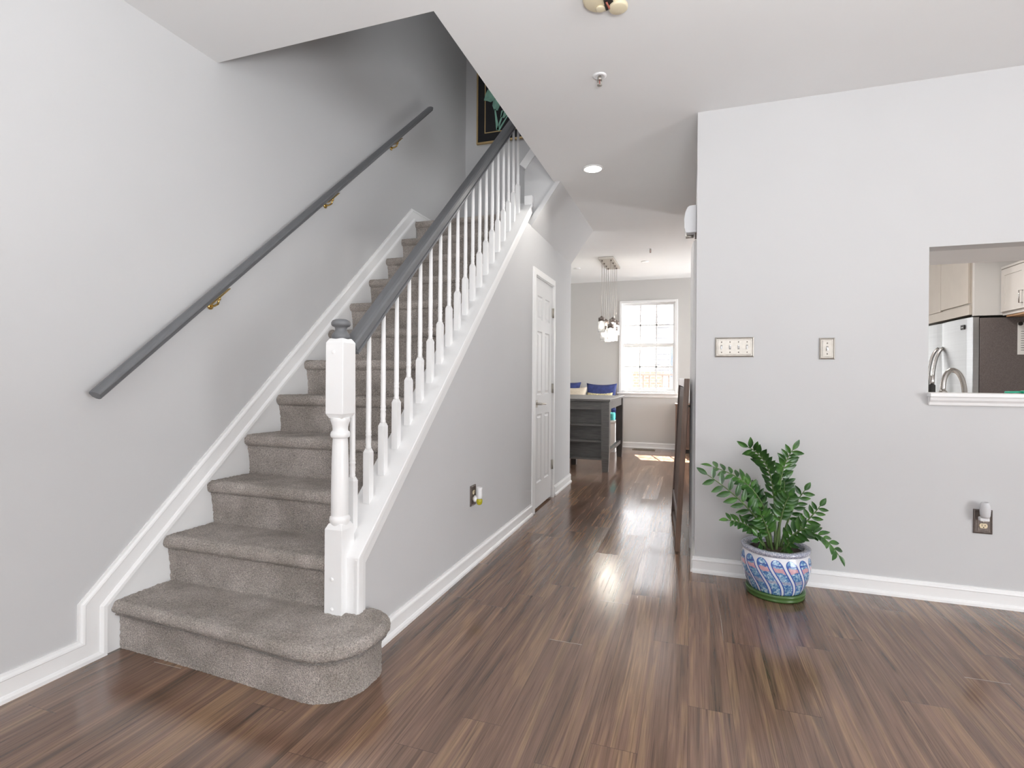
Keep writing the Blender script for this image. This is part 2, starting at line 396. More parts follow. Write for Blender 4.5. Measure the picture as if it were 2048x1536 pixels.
# floor, ceiling, walls
struct(MB().box(-3.9, 5.4, -4.4, 9.05, -.1, 0).build('floor', 'floor'))
c = MB()
for a in [(-3.9, 5.4, -4.4, OY0), (OX, 5.4, OY0, OY1), (-1.02, 5.4, OY1, 5.727), (-3.9, 5.4, 5.727, 9.05)]:
    c.box(*a, H, H+.3)
struct(c.build('ceiling', 'ceil'))
struct(MB().box(XL-.15, XL, -4.2, 5.33, 0, 5.3).build('wall_left', 'wall'))
# stair wall: sloping top, with the closet doorway
D0, D1, DH = 4.305, 4.945, 2.035
YE = 5.727
def capz(y): return nosing(y)-.004
wmb = MB()
def wallpiece(poly): wmb.prism(poly, 0, XU-.10, XU)
y0 = 1.842
def wt(y): return min(capz(y)-.03, 2.41)
yk = NOSE+(2.44-RISE)/SL
wallpiece([(y0, 0), (yk, 0), (yk, 2.41), (y0, wt(y0))])
wallpiece([(yk, 0), (D0, 0), (D0, 2.41), (yk, 2.41)])
wallpiece([(D0, DH), (D1, DH), (D1, 2.41), (D0, 2.41)])
wallpiece([(D1, 0), (YE, 0), (YE, 2.41), (D1, 2.41)])
struct(wmb.build('wall_stair', 'wall', weld=True))
struct(MB().box(-2.45, XU-.10, YE-.11, YE, 0, 2.41).build('wall_stair_end', 'wall'))
# sloped soffit under the upper flight
struct(MB().prism([(XU-.10, 2.405), (XU, 2.405), (-1.02, H), (-1.02, H+.06), (XU-.03, 2.44), (XU-.10, 2.44)], 1, OY1-.03, YE).build('ceiling_soffit', 'wall'))
# knee wall closing the end of the opening, and its cap
struct(MB().prism([(-1.333, 2.47), (-1.29, 2.445), (XU-.02, 2.45), (-1.02, H+.06), (-1.02, 3.32), (-1.333, 2.925)], 1, OY1, OY1+.10).build('wall_landing', 'wall'))
struct(MB().sweep([(-1.36, 2.925), (-1.02, 3.358)], [(-.045, -.006), (.02, -.012), (.02, .11), (-.045, .106)], lambda u, v, d: (u, OY1+d, v)).build('trim_landing', 'trim'))
struct(MB().box(XL-.15, -1.30, 5.18, 5.33, 2.42, H+.3).box(XL-.15, .1, 5.18, 5.33, H+.3, 5.3).build('wall_landing_far', 'wall'))
struct(MB().box(OX, OX+.12, OY0, 5.18, H+.3, 5.3).build('wall_stairwell_right', 'wall'))
struct(MB().box(XL, OX+.12, OY0-.12, OY0, H+.3, 5.3).build('wall_stairwell_front', 'wall'))
struct(MB().box(XL-.15, OX+.12, OY0-.12, 5.33, 5.3, 5.4).build('ceiling_stairwell', 'ceil'))
# kitchen wall facing the camera, with the pass-through
PX0, PX1, PZ0, PZ1 = 1.187, 2.35, 1.075, 1.862
k = MB()
TH = .117
k.box(XR, PX0, YR, YR+TH, 0, H); k.box(PX1, 5.2, YR, YR+TH, 0, H); k.box(PX0, PX1, YR, YR+TH, 0, PZ0); k.box(PX0, PX1, YR, YR+TH, PZ1, H)
struct(k.build('wall_front', 'wall', weld=True))
struct(MB().box(XR+TH, 3.15, YR+TH, 3.885, PZ1, H).build('trim_kitchen_bulkhead', 'ceil'))
struct(MB().box(5.2, 5.35, -4.35, YR+TH, 0, H).build('wall_right', 'wall'))
bw = MB().box(-2.45, 5.35, -4.35, -4.2, 0, H)
struct(bw.build('wall_back', 'wall', weld=True))
# hall wall on the right with a doorway
E0, E1 = 3.83, 4.61
hw_ = MB(); hw_.box(XR, XR+TH, YR+TH, E0, 0, H); hw_.box(XR, XR+TH, E0, E1, 2.035, H); hw_.box(XR, XR+TH, E1, 5.55, 0, H)
struct(hw_.build('wall_hall', 'wall', weld=True))
# far wall with its window opening
WX0, WX1, WZ0, WZ1 = -1.135, -.212, .905, 2.415
f = MB(); f.box(-3.8, WX0, YF, YF+.16, 0, H); f.box(WX1, 3.3, YF, YF+.16, 0, H); f.box(WX0, WX1, YF, YF+.16, 0, WZ0); f.box(WX0, WX1, YF, YF+.16, WZ1, H)
struct(f.build('wall_far', 'dwall', weld=True))
struct(MB().box(-3.8, -3.65, YE-.11, YF, 0, H).build('wall_dining_left', 'dwall'))
struct(MB().box(-3.65, -2.45, YE-.11, YE, 0, H).build('wall_dining_front', 'dwall'))
struct(MB().box(3.15, 3.3, YR+TH, YF, 0, H).build('wall_kitchen_right', 'dwall'))

# ------------------------------------------------------------------ baseboards
PROF = [(0, 0), (0, .024), (.012, .023), (.020, .016), (.022, .012), (.070, .012), (.074, .016), (.080, .014), (.086, .007), (.094, .006), (.094, 0)]
def base(name, a, b, nrm, cut=False):
    """straight baseboard from a to b (xy) with its face towards nrm"""
    a, b, nrm = Vector((*a, 0)), Vector((*b, 0)), Vector((*nrm, 0)); L = (b-a).length; d = (b-a)/L
    return MB().sweep([(0, 0), (L, 0)], PROF, lambda u, v, q: tuple(a+d*u+nrm*q+Vector((0, 0, v))))
# left wall: along the floor, up the side of the first step, up the flight and along the landing
lp = [(-4.2, 0), (1.53, 0), (1.53, .20), (4.075, 2.503), (5.18, 2.503)]
SKP = [(h*1.07, d) for h, d in PROF]
struct(MB().sweep(lp, SKP, lambda u, v, d: (XL+d, u, v)).build('baseboard_left', 'trim'))
pl = [(1.53, 0), (4.1, 0), (4.1, 2.50), (4.07, 2.50), (1.53, .20)]
struct(MB().prism(pl, 0, XL, XL+.012).build('trim_skirt', 'skirt'))
struct(base('b', (XU, 1.86), (XU, D0-.07), (1, 0)).build('baseboard_stair', 'trim'))
b1 = base('b', (XU, D1+.07), (XU, YE+.012), (1, 0)); struct(b1.build('baseboard_stair_end', 'trim'))
struct(base('b', (XR-.012, YR), (5.2, YR), (0, -1)).build('baseboard_front', 'trim'))
struct(base('b', (XR, YR-.012), (XR, 3.768), (-1, 0)).build('baseboard_hall', 'trim'))
struct(base('b', (-3.65, YF), (3.15, YF), (0, -1)).build('baseboard_far', 'trim'))

# ------------------------------------------------------------------ staircase
st = thing('staircase', 'straight flight of grey-brown carpeted steps climbing along the left wall to a landing', 'staircase', (-1.84, 1.55, 0))
SX0, SX1 = XL+.013, -1.408
def jit(p, s=.0035):
    n = noise.noise_vector(Vector(p)*95); return (p[0]+n.x*s, p[1]+n.y*s, p[2]+n.z*s)
def step_mesh(kk):
    yn, zt, zb = NOSE+RUN*(kk-1), RISE*kk, RISE*(kk-1)
    pr = []
    for i in range(26): t = i/25; pr.append((yn+.036-.016*t*t, zb-.01+(zt-.060-zb+.01)*t))
    for i in range(9): a = -PI/2+PI*i/8; pr.append((yn+.026-.028*math.cos(a), zt-.030+.030*math.sin(a)))
    for i in range(1, 40): t = i/39; pr.append((yn+.026+(RUN+.012)*t, zt-.004*t))
    nx = 150 if kk < 8 else 90
    vs = []
    x_end = -1.393 if kk == 2 else SX1
    for i in range(nx+1):
        x = SX0+(x_end-SX0)*i/nx
        for (y, z) in pr: vs.append(jit((x, y, z), .004 if kk < 8 else .002))
    m = len(pr)
    fs = [(i*m+j, (i+1)*m+j, (i+1)*m+j+1, i*m+j+1) for i in range(nx) for j in range(m-1)]
    return MB().add(vs, fs, True)
for kk in range(2, 13):
    mb = step_mesh(kk)
    if kk == 12:   # the landing
        n = 40; vs = [jit((SX0+(XU-SX0)*i/n, 4.10+1.08*j/n, RISE*12-.004), .003) for i in range(n+1) for j in range(n+1)]
        mb.add(vs, [(i*(n+1)+j, (i+1)*(n+1)+j, (i+1)*(n+1)+j+1, i*(n+1)+j+1) for i in range(n) for j in range(n)], True)
    mb.build('step', 'carpet', st)
# first step with its rounded end wrapping the newel
out = [(SX0, 1.553)]
for i in range(1, 90): t = i/90; out.append((SX0+(-1.30-SX0)*t, 1.553-.052*t**1.3))
arc = []
cx_, cy2, rx, ry = -1.30, 1.70, .20, .199
for i in range(0, 61): a = -PI/2+(PI/2)*i/60; arc.append((cx_+rx*math.cos(a), cy2+ry*math.sin(a)))
out += arc
for i in range(1, 20): t = i/20; out.append((-1.10, 1.70+.06*t))
for i in range(0, 31): a = (PI/2)*i/30; out.append((-1.10-.15*(1-math.cos(a)), 1.76+.13*math.sin(a)))
ins = []
for i in range(18): ins.append((.034, -.003+.138*i/17))
ins += [(.026, .143), (.012, .150)]
for i in range(13): a = -PI/2+PI*i/12; ins.append((.026-.026*math.cos(a), .181+.027*math.sin(a)))
n = len(out); vs = []; m = 0
for i, p in enumerate(out):
    a, b_ = Vector(out[max(i-1, 0)]), Vector(out[min(i+1, n-1)]); t = (b_-a).normalized(); nr = Vector((-t.y, t.x))
    P = Vector(p); row = []
    for d, z in ins: q = P+nr*d; row.append((q.x, q.y, z))
    q0 = P+nr*.03; q1 = Vector((min(max(p[0], SX0), -1.30), 1.83))
    for j in range(1, 45): q = q0.lerp(q1, j/44); row.append((max(q.x, SX0), q.y, .208-.003*j/44))
    m = len(row); vs += [jit(v, .0045) for v in row]
fs = [(i*m+j, (i+1)*m+j, (i+1)*m+j+1, i*m+j+1) for i in range(n-1) for j in range(m-1)]
s1 = MB().add(vs, fs, True).build('step', 'carpet', st)
# stringer with flat cap, its trim band and the end block
CX0, CX1 = -1.412, -1.252
def sloped(x0, x1, ya, yb, top, thick):
    return [(ya, capz(ya)+top-thick), (yb, capz(yb)+top-thick), (yb, capz(yb)+top), (ya, capz(ya)+top)]
YT = 4.20
sg = MB().prism([(1.80, .17), (1.80, capz(1.80)), (YT, capz(YT)), (YT, capz(YT)-.03), (1.835, capz(1.835)-.035), (1.835, .17)], 0, CX0, CX1)
sg.prism([(1.84, .0), (1.84, capz(1.84)-.03), (YT, capz(YT)-.03), (YT, capz(YT)-.3)], 0, CX0, CX0+.04)
sg.box(-1.32, CX1, YT-.03, YT+.015, capz(YT)-.03, capz(YT)+.05)
sg.build('stringer', 'trim', st, bevel=.004)
tb = MB().sweep([(1.855, .17), (1.855, capz(1.855)-.085), (YT, capz(YT)-.089)], [(0, 0), (.058, 0), (.058, .008), (0, .008)], lambda u, v, d: (XU+d, u, v))
tb.build('trim_band', 'skirt', st)

# ------------------------------------------------------------------ stair railing
BX = -1.345
rl = thing('stair_railing', 'white baluster railing with grey handrail and square-topped newel post beside the carpeted steps', 'railing', (BX, 1.80, .2))
NX, NY, NH = -1.352, 1.812, .0415
def chamfer_block(mb, x, y, h, z0, z1, c0, c1):
    """square block whose ends taper in (c = chamfer height)"""
    k = h-.011
    lv = []
    if c0: lv.append((k, z0))
    lv.append((h, z0+c0)); lv.append((h, z1-c1))
    if c1: lv.append((k, z1))
    vs = [(x+sx*r, y+sy*r, z) for r, z in lv for sx, sy in ((-1, -1), (1, -1), (1, 1), (-1, 1))]
    fs = [(i*4+j, i*4+(j+1) % 4, (i+1)*4+(j+1) % 4, (i+1)*4+j) for i in range(len(lv)-1) for j in range(4)]
    fs += [(3, 2, 1, 0), tuple((len(lv)-1)*4+j for j in range(4))]
    return mb.add(vs, fs)
nw = MB()
chamfer_block(nw, NX, NY, NH, .192, .565, 0, .022)
chamfer_block(nw, NX, NY, NH, .988, 1.312, .02, .018)
nw.lathe([(.033, .555), (.036, .563), (.040, .572), (.0415, .580), (.039, .589), (.033, .594), (.0345, .60), (.0345, .70), (.0335, .80), (.031, .88), (.029, .905), (.030, .909), (.037, .912), (.0395, .922), (.037, .933), (.031, .937), (.030, .945), (.0315, .958), (.036, .972), (.039, .980), (.039, .992)], (NX, NY, 0), 32)
np_ = nw.build('newel_post', 'trim', rl, bevel=.002)
MB().lathe([(.030, 1.308), (.036, 1.312), (.037, 1.322), (.034, 1.330), (.025, 1.340), (.022, 1.350), (.025, 1.358), (.034, 1.362), (.038, 1.368), (.038, 1.376), (.034, 1.384), (.022, 1.390), (.005, 1.392)], (NX, NY, 0), 32).build('finial', 'rail', np_)
pb = MB()
for z in (1.255, .345, .225): MB().lathe([(.0075, NY-NH+.002), (.0075, NY-NH-.002), (.005, NY-NH-.004), (.001, NY-NH-.0045)], (NX-.004, 0, z), 14, axis=1).build('screw_cap', 'trim', np_)
MB().box(NX-NH+.004, NX+NH-.012, NY-NH-.002, NY-NH+.01, .186, .196).build('raw_wood_edge', 'wood_raw', np_)
# handrail
def railtop(y): return SL*y-.381+.004
RP = [(-.068, -.022), (-.068, .022), (-.056, .026), (-.044, .022), (-.038, .024), (-.028, .031), (-.014, .0315), (-.006, .027), (0, .014), (.001, 0), (0, -.014), (-.006, -.027), (-.014, -.0315), (-.028, -.031), (-.038, -.024), (-.044, -.022), (-.056, -.026)]
RPc = [(-.064, -.023), (-.064, .023), (-.056, .027), (-.051, .026), (-.048, .020), (-.044, .020), (-.041, .029), (-.014, .0315), (-.005, .028), (-.001, .016), (0, 0), (-.001, -.016), (-.005, -.028), (-.014, -.0315), (-.041, -.029), (-.044, -.020), (-.048, -.020), (-.051, -.026), (-.056, -.027)]
hr = MB().sweep([(1.848, railtop(1.848)), (4.20, railtop(4.20))], RPc, lambda u, v, d: (BX+d, u, v))
hr.build('handrail', 'rail', rl, bevel=.0015)
# balusters: one shaped, the rest copies
y1 = 1.885; zc = capz(y1)
bm_ = MB()
h = .0160
z0, z1 = zc-.012, zc+.212
lv = [(h, z0), (h, z1), (h*.62, z1+.016)]
vs = [(BX+sx*r, y1+sy*r, z) for r, z in lv for sx, sy in ((-1, -1), (1, -1), (1, 1), (-1, 1))]
bm_.add(vs, [(i*4+j, i*4+(j+1) % 4, (i+1)*4+(j+1) % 4, (i+1)*4+j) for i in range(2) for j in range(4)]+[(3, 2, 1, 0), (8, 9, 10, 11)])
zz = z1+.012
bm_.lathe([(.0105, zz), (.0125, zz+.006), (.0128, zz+.012), (.0112, zz+.018), (.0122, zz+.030), (.0128, zz+.044), (.0112, zz+.056), (.0130, zz+.060), (.0130, zz+.066), (.0112, zz+.070), (.0128, zz+.074), (.0128, zz+.080), (.0116, zz+.086), (.0118, zz+.20), (.0105, zz+.36), (.0085, railtop(y1)-.050)], (BX, y1, 0), 14)
b0 = bm_.build('baluster', 'trim', rl)
for i in range(1, 20):
    copy_part(b0, rl, (0, RUN/2*i, RISE/2*i))

# wall handrail on three brass brackets
wr = thing('wall_handrail', 'dark grey wooden handrail mounted on the left wall on brass brackets', 'handrail', (XL+.07, 1.46, 1.05))
WP = [(-.024, -.008), (-.012, -.016), (.004, -.020), (.018, -.012), (.024, 0), (.020, .014), (.008, .026), (-.004, .027), (-.008, .021), (-.016, .019), (-.030, .017), (-.034, .004)]
WP = [(-.030, -.014), (-.016, -.026), (.006, -.028), (.016, -.020), (.0195, -.004), (.018, .012), (.008, .026), (-.002, .0285), (-.010, .024), (-.014, .022), (-.024, .020), (-.032, .010), (-.034, 0)]
ra, rb = (1.452, 1.072), (4.252, 3.552)
MB().sweep([ra, rb], [((h-.0195)*.78+.0255, d*1.04) for h, d in WP], lambda u, v, d: (XL+.068+d, u, v)).build('rail', 'rail', wr, bevel=.002)
for y in (2.03, 2.905, 3.705):
    z = ra[1]+(rb[1]-ra[1])*(y-ra[0])/(rb[0]-ra[0])
    g = MB()
    g.tube([(XL+.002, y, z-.078), (XL+.03, y, z-.078), (XL+.052, y, z-.070), (XL+.064, y, z-.040)], .0055, 10)
    g.lathe([(.018, XL+.0005), (.018, XL+.005), (.010, XL+.010)], (0, y, z-.078), 16, axis=0)
    g.sweep([(y-.055, z-.034-.055*.883), (y+.055, z-.034+.055*.883)], [(0, -.011), (.003, -.011), (.003, .011), (0, .011)], lambda u, v, d: (XL+.066+d, u, v))
    g.lathe([(.007, z-.05), (.007, z-.036)], (XL+.063, y, 0), 10)
    g.build('bracket', 'brass', wr)

# ------------------------------------------------------------------ closet door under the stairs
dr = struct(bpy.data.objects.new('door_1', None)); COL.objects.link(dr); dr.location = (XU, (D0+D1)/2, 0)
def panel_door(dmb, y0, y1, z0, z1, xf, dirx, rows, th=.035):
    """slab face at xf looking along dirx; sunk panels with raised centres"""
    w = y1-y0; st_ = .105*w/.64; mid = .10*w/.64; pw = (w-2*st_-mid)/2
    ys = [y0, y0+st_, y0+st_+pw, y0+st_+pw+mid, y1-st_, y1]
    zs = [z0]
    for a, b_ in rows: zs += [a, b_]
    zs.append(z1)
    def quad(ya, yb, za, zb, x): 
        return [(x, ya, za), (x, yb, za), (x, yb, zb), (x, ya, zb)]
    for i in range(5):
        for j in range(len(zs)-1):
            ya, yb, za, zb = ys[i], ys[i+1], zs[j], zs[j+1]
            if i in (1, 3) and j % 2 == 1:
                L = [(0, 0), (.009, -.008), (.020, -.008), (.034, -.001)]
                vs = []
                for ins_, dep in L: vs += quad(ya+ins_, yb-ins_, za+ins_, zb-ins_, xf+dirx*dep)
                fs = [(k*4+q, k*4+(q+1) % 4, k*4+4+(q+1) % 4, k*4+4+q) for k in range(3) for q in range(4)]+[(12, 13, 14, 15)]
                dmb.add(vs, fs)
            else: dmb.add(quad(ya, yb, za, zb, xf), [(0, 1, 2, 3)])
    xb = xf-dirx*th
    dmb.add([(xf, y0, z0), (xf, y1, z0), (xf, y1, z1), (xf, y0, z1), (xb, y0, z0), (xb, y1, z0), (xb, y1, z1), (xb, y0, z1)], [(0, 1, 5, 4), (1, 2, 6, 5), (2, 3, 7, 6), (3, 0, 4, 7), (4, 5, 6, 7)])
dm = MB(); panel_door(dm, D0+.012, D1-.012, .018, 2.02, XU-.004, 1, [(.23, .83), (1.0, 1.56), (1.66, 1.87)])
dm.build('door_leaf', 'door', dr, weld=True)
CP = [(0, 0), (0, .016), (.012, .018), (.040, .014), (.054, .010), (.060, .009), (.060, 0)]
cs = MB().sweep([(D0+.006, 0), (D0+.006, DH-.006), (D1-.006, DH-.006), (D1-.006, 0)], CP, lambda u, v, d: (XU+d, u, v))
cs.build('door_casing', 'trim', dr)
jb = MB(); jb.box(XU-.10, XU+.001, D0, D0+.011, 0, DH); jb.box(XU-.10, XU+.001, D1-.011, D1, 0, DH); jb.box(XU-.10, XU+.001, D0, D1, DH-.013, DH)
jb.build('door_jamb', 'trim', dr)
for z in (1.77, 1.05, .32):
    hm = MB(); hm.lathe([(.007, z-.045), (.007, z+.045)], (XU+.006, D1-.013, 0), 12); hm.box(XU-.003, XU+.002, D1-.035, D1-.014, z-.044, z+.044); hm.build('hinge', 'nickel', dr)
hd = MB(); yl = D0+.075; hd.box(XU-.004, XU+.006, yl-.030, yl+.030, .895, .957)
hd.lathe([(.011, XU+.004), (.010, XU+.052)], (0, yl, .926), 16, axis=0); hd.tube([(XU+.05, yl-.008, .926), (XU+.05, yl+.05, .925), (XU+.05, yl+.125, .921)], .0085, 12)
hd.build('door_handle', 'nickel', dr, bevel=.001)

# hall door on the right
d2 = struct(bpy.data.objects.new('door_2', None)); COL.objects.link(d2); d2.location = (XR, (E0+E1)/2, 0)
dm = MB(); panel_door(dm, E0+.012, E1-.012, .018, 2.02, XR+.006, -1, [(.23, .83), (1.0, 1.56), (1.66, 1.87)]); dm.build('door_leaf', 'door', d2, weld=True)
MB().sweep([(E0+.006, 0), (E0+.006, DH-.006), (E1-.006, DH-.006), (E1-.006, 0)], CP, lambda u, v, d: (XR-d*1.9, u, v)).build('door_casing', 'trim', d2)
for z in (1.77, 1.05, .32):
    hm = MB(); hm.lathe([(.007, z-.045), (.007, z+.045)], (XR-.006, E0+.014, 0), 12); hm.box(XR-.003, XR+.004, E0+.0145, E0+.035, z-.044, z+.044); hm.build('hinge', 'nickel', d2)
hd = MB(); hd.lathe([(.027, XR+.006), (.026, XR-.004), (.010, XR-.008), (.009, XR-.05)], (0, E1-.085, .93), 16, axis=0); hd.tube([(XR-.05, E1-.08, .93), (XR-.05, E1-.2, .93)], .008, 10); hd.build('door_handle', 'nickel', d2)

# ------------------------------------------------------------------ dining window
wi = struct(bpy.data.objects.new('window_1', None)); COL.objects.link(wi); wi.location = ((WX0+WX1)/2, YF, WZ0)
fr = MB()
def frame_rect(mb, x0, x1, z0, z1, wd, ya, yb):
    mb.box(x0, x0+wd, ya, yb, z0, z1); mb.box(x1-wd, x1, ya, yb, z0, z1); mb.box(x0+wd, x1-wd, ya, yb, z0, z0+wd); mb.box(x0+wd, x1-wd, ya, yb, z1-wd, z1)
frame_rect(fr, WX0, WX1, WZ0, WZ1, .038, YF-.012, YF+.11)
fr.build('window_frame', 'trim', wi, bevel=.003)
ZM = 1.685
for nm, z0, z1, ya in (('upper_sash', ZM-.03, WZ1-.038, YF+.065), ('lower_sash', WZ0+.038, ZM+.03, YF+.03)):
    sm = MB(); a, b_ = WX0+.038, WX1-.038
    frame_rect(sm, a, b_, z0, z1, .035, ya, ya+.032)
    so = sm.build(nm, 'trim', wi, bevel=.002)
    mu = MB(); gw = (b_-a-.07)/3
    for i in (1, 2): mu.box(a+.035+gw*i-.010, a+.035+gw*i+.010, ya+.010, ya+.022, z0+.035, z1-.035)
    zc_ = (z0+z1)/2; mu.box(a+.035, b_-.035, ya+.010, ya+.022, zc_-.010, zc_+.010)
    mu.build('muntins', 'trim', so)
    MB().box(a+.03, b_-.03, ya+.0145, ya+.0175, z0+.03, z1-.03).build('glass_pane', 'pane', so)
sl = MB(); sl.box(WX0-.03, WX1+.03, YF-.045, YF+.03, WZ0-.022, WZ0); sl.box(WX0-.01, WX1+.01, YF-.014, YF, WZ0-.075, WZ0-.022)
sl.build('window_sill', 'trim', wi, bevel=.004)

# ------------------------------------------------------------------ pass-through ledge
le = MB(); le.sweep([(0, 0), (0, .02), (0, .06)], [(0, 0)]*3, lambda u, v, d: (0, 0, 0)) if False else None
le = MB(); le.box(PX0-.006, PX1, YR-.048, YR+TH+.03, PZ0-.003, PZ0+.017)
le.prism([(YR, PZ0-.048), (YR-.014, PZ0-.048), (YR-.018, PZ0-.032), (YR-.030, PZ0-.020), (YR-.034, PZ0-.003), (YR, PZ0-.003)], 0, PX0-.002, PX1)
struct(le.build('trim_pass_through_ledge', 'trim', bevel=.003))
LZ = PZ0+.017

# ------------------------------------------------------------------ switches and outlets
def plate(root, x0, x1, z0, z1, y, mt):
    """stepped cover plate facing -Y"""
    lv = [(0, 0), (.0005, -.006), (.006, -.009), (.009, -.006), (.014, -.006), (.016, -.0075)]
    vs = []
    for i, d in lv: vs += [(x0+i, y+d, z0+i), (x1-i, y+d, z0+i), (x1-i, y+d, z1-i), (x0+i, y+d, z1-i)]
    n = len(lv); fs = [(k*4+q, k*4+(q+1) % 4, k*4+4+(q+1) % 4, k*4+4+q) for k in range(n-1) for q in range(4)]+[tuple((n-1)*4+q for q in range(4))]
    return MB().add(vs, fs).build('cover_plate', mt, root)
def toggle(root, x, z, y, upw):
    o = MB().box(x-.005, x+.005, y-.0085, y-.007, z-.012, z+.012).build('switch_slot', 'dark', root)
    MB().prism([(y-.0075, z-.010), (y-.019, z+(.006 if upw else -.012)), (y-.019, z+(.012 if upw else -.006)), (y-.0075, z+.010)], 0, x-.0042, x+.0042).build('toggle', 'white', root)
def screw(root, x, z, y, m='bronze'): MB().lathe([(.0035, y-.0072), (.0035, y-.009), (.001, y-.0095)], (x, 0, z), 10, axis=1).build('screw', m, root)
sw = thing('light_switch', 'wide brushed-nickel plate with four toggle switches on the grey kitchen wall', 'light switch', (.237, YR, 1.342))
plate(sw, .132, .343, 1.285, 1.401, YR, 'nickel')
for i in range(4):
    x = .237+(i-1.5)*.046; toggle(sw, x, 1.343, YR, i in (1, 2)); screw(sw, x, 1.373, YR); screw(sw, x, 1.313, YR)
sw = thing('light_switch', 'single-toggle brushed-nickel switch plate on the wall between the four-switch plate and the kitchen opening', 'light switch', (.7155, YR, 1.33))
plate(sw, .677, .754, 1.270, 1.390, YR, 'nickel'); toggle(sw, .7155, 1.33, YR, False); screw(sw, .7155, 1.360, YR); screw(sw, .7155, 1.300, YR)
def outlet_face(root, P, z, mt='ivory'):
    """P(a, b, c): a across, b out of the wall, c up"""
    vs = []; n = 20
    for d in (.0, .004):
        for i in range(n):
            a = 2*PI*i/n; vs.append(P(max(-.0135, min(.0135, .0172*math.cos(a))) if False else .0172*math.cos(a), .0075+d, max(-.0125, min(.0125, .0172*math.sin(a)))+z))
    o = MB().add(vs, [tuple(range(n, 2*n))]+[(i, (i+1) % n, n+(i+1) % n, n+i) for i in range(n)]).build('socket', mt, root)
    hm = MB()
    def bx(a0, a1, c0, c1):
        q = [P(a, b_, c) for c in (c0, c1) for b_ in (.0112, .0122) for a in (a0, a1)]
        hm.add(q, [(0, 2, 3, 1), (4, 5, 7, 6), (0, 1, 5, 4), (2, 6, 7, 3), (0, 4, 6, 2), (1, 3, 7, 5)])
    bx(-.0075, -.0055, z-.002, z+.007); bx(.0055, .0075, z-.002, z+.006); bx(-.0022, .0022, z-.0095, z-.005)
    hm.build('slots', 'dark', o)
# outlet on the kitchen wall
ox, oz = 1.4245, .433
ot = thing('wall_outlet', 'dark bronze outlet plate low on the grey kitchen wall beside the plant', 'outlet', (ox, YR, oz))
plate(ot, ox-.040, ox+.040, oz-.062, oz+.062, YR, 'bronze')
PB = lambda a, b_, c: (ox+a, YR-b_, c)
outlet_face(ot, PB, oz-.020); outlet_face(ot, PB, oz+.020); screw(ot, ox, oz, YR, 'nickel')
nl = thing('night_light', 'small plug-in night light with clear white shade in the kitchen-wall outlet', 'night light', (ox+.006, YR-.03, oz+.02))
MB().box(ox-.026, ox+.014, YR-.042, YR-.0125, oz+.008, oz+.030).build('base', 'white', nl, bevel=.006, seg=3)
MB().lathe([(.017, oz+.028), (.021, oz+.042), (.0225, oz+.066), (.020, oz+.090), (.015, oz+.106), (.013, oz+.107), (.018, oz+.089), (.0205, oz+.066), (.019, oz+.042), (.015, oz+.030)], (ox-.006, YR-.040, 0), 20).build('shade', 'shade', nl)
MB().lathe([(.006, oz+.028), (.007, oz+.04), (.0075, oz+.055), (.004, oz+.064), (.001, oz+.066)], (ox-.006, YR-.040, 0), 12).build('bulb', 'white', nl)
# outlet on the stair wall
oy, oz2 = 2.988, .432
o2 = thing('wall_outlet', 'dark bronze outlet plate on the stair wall holding the yellow air freshener', 'outlet', (XU, oy, oz2))
vsb = MB(); lv = [(0, 0), (.0005, .006), (.006, .009), (.009, .006), (.016, .006)]
vs = []
for i, d in lv: vs += [(XU+d, oy-.040+i, oz2-.062+i), (XU+d, oy+.040-i, oz2-.062+i), (XU+d, oy+.040-i, oz2+.062-i), (XU+d, oy-.040+i, oz2+.062-i)]
vsb.add(vs, [(k*4+q, k*4+(q+1) % 4, k*4+4+(q+1) % 4, k*4+4+q) for k in range(4) for q in range(4)]+[(16, 17, 18, 19)]).build('cover_plate', 'bronze', o2)
PA = lambda a, b_, c: (XU+b_, oy+a, c)
outlet_face(o2, PA, oz2+.020); outlet_face(o2, PA, oz2-.020)
af = thing('air_freshener', 'white plug-in air freshener with a yellow oil bulb on the stair wall', 'air freshener', (XU+.03, oy, oz2-.02))
MB().lathe([(.020, XU+.0125), (.021, XU+.020), (.018, XU+.030), (.012, XU+.034)], (0, oy, oz2-.020), 20, axis=0).build('plug', 'white', af)
MB().lathe([(.0125, oz2-.018), (.0165, oz2-.010), (.0175, oz2+.004), (.0165, oz2+.022), (.0165, oz2+.036), (.0185, oz2+.052), (.0165, oz2+.053), (.014, oz2+.040)], (XU+.046, oy, 0), 20).build('body', 'white', af)
MB().lathe([(.003, oz2-.056), (.012, oz2-.053), (.0175, oz2-.044), (.0195, oz2-.030), (.0180, oz2-.020), (.010, oz2-.017)], (XU+.046, oy, 0), 20).build('oil_bulb', 'yellow', af)

# ------------------------------------------------------------------ ceiling fittings
sd = thing('smoke_detector', 'aged cream smoke alarm with its battery cover hanging open on the ceiling', 'smoke alarm', (-.36, 2.2, H))
MB().lathe([(.072, H), (.073, H-.010), (.070, H-.022), (.060, H-.028), (.002, H-.028)], (-.37, 2.20, 0), 40).build('body', 'cream', sd)
MB().lathe([(.020, H-.0275), (.020, H-.033), (.016, H-.035), (.002, H-.035)], (-.375, 2.235, 0), 24).build('test_button', 'cream', sd)
MB().box(-.355, -.318, 2.185, 2.252, H-.032, H-.027).build('battery_bay', 'dark', sd)
MB().tube([(-.345, 2.20, H-.032), (-.338, 2.225, H-.040), (-.333, 2.245, H-.036)], .004, 8).build('battery_wire', 'red', sd)
cv = MB(); cv.lathe([(.036, H-.022), (.040, H-.028), (.040, H-.038), (.034, H-.042), (.002, H-.042)], (-.302, 2.245, 0), 28); cv.build('battery_cover', 'cream', sd)
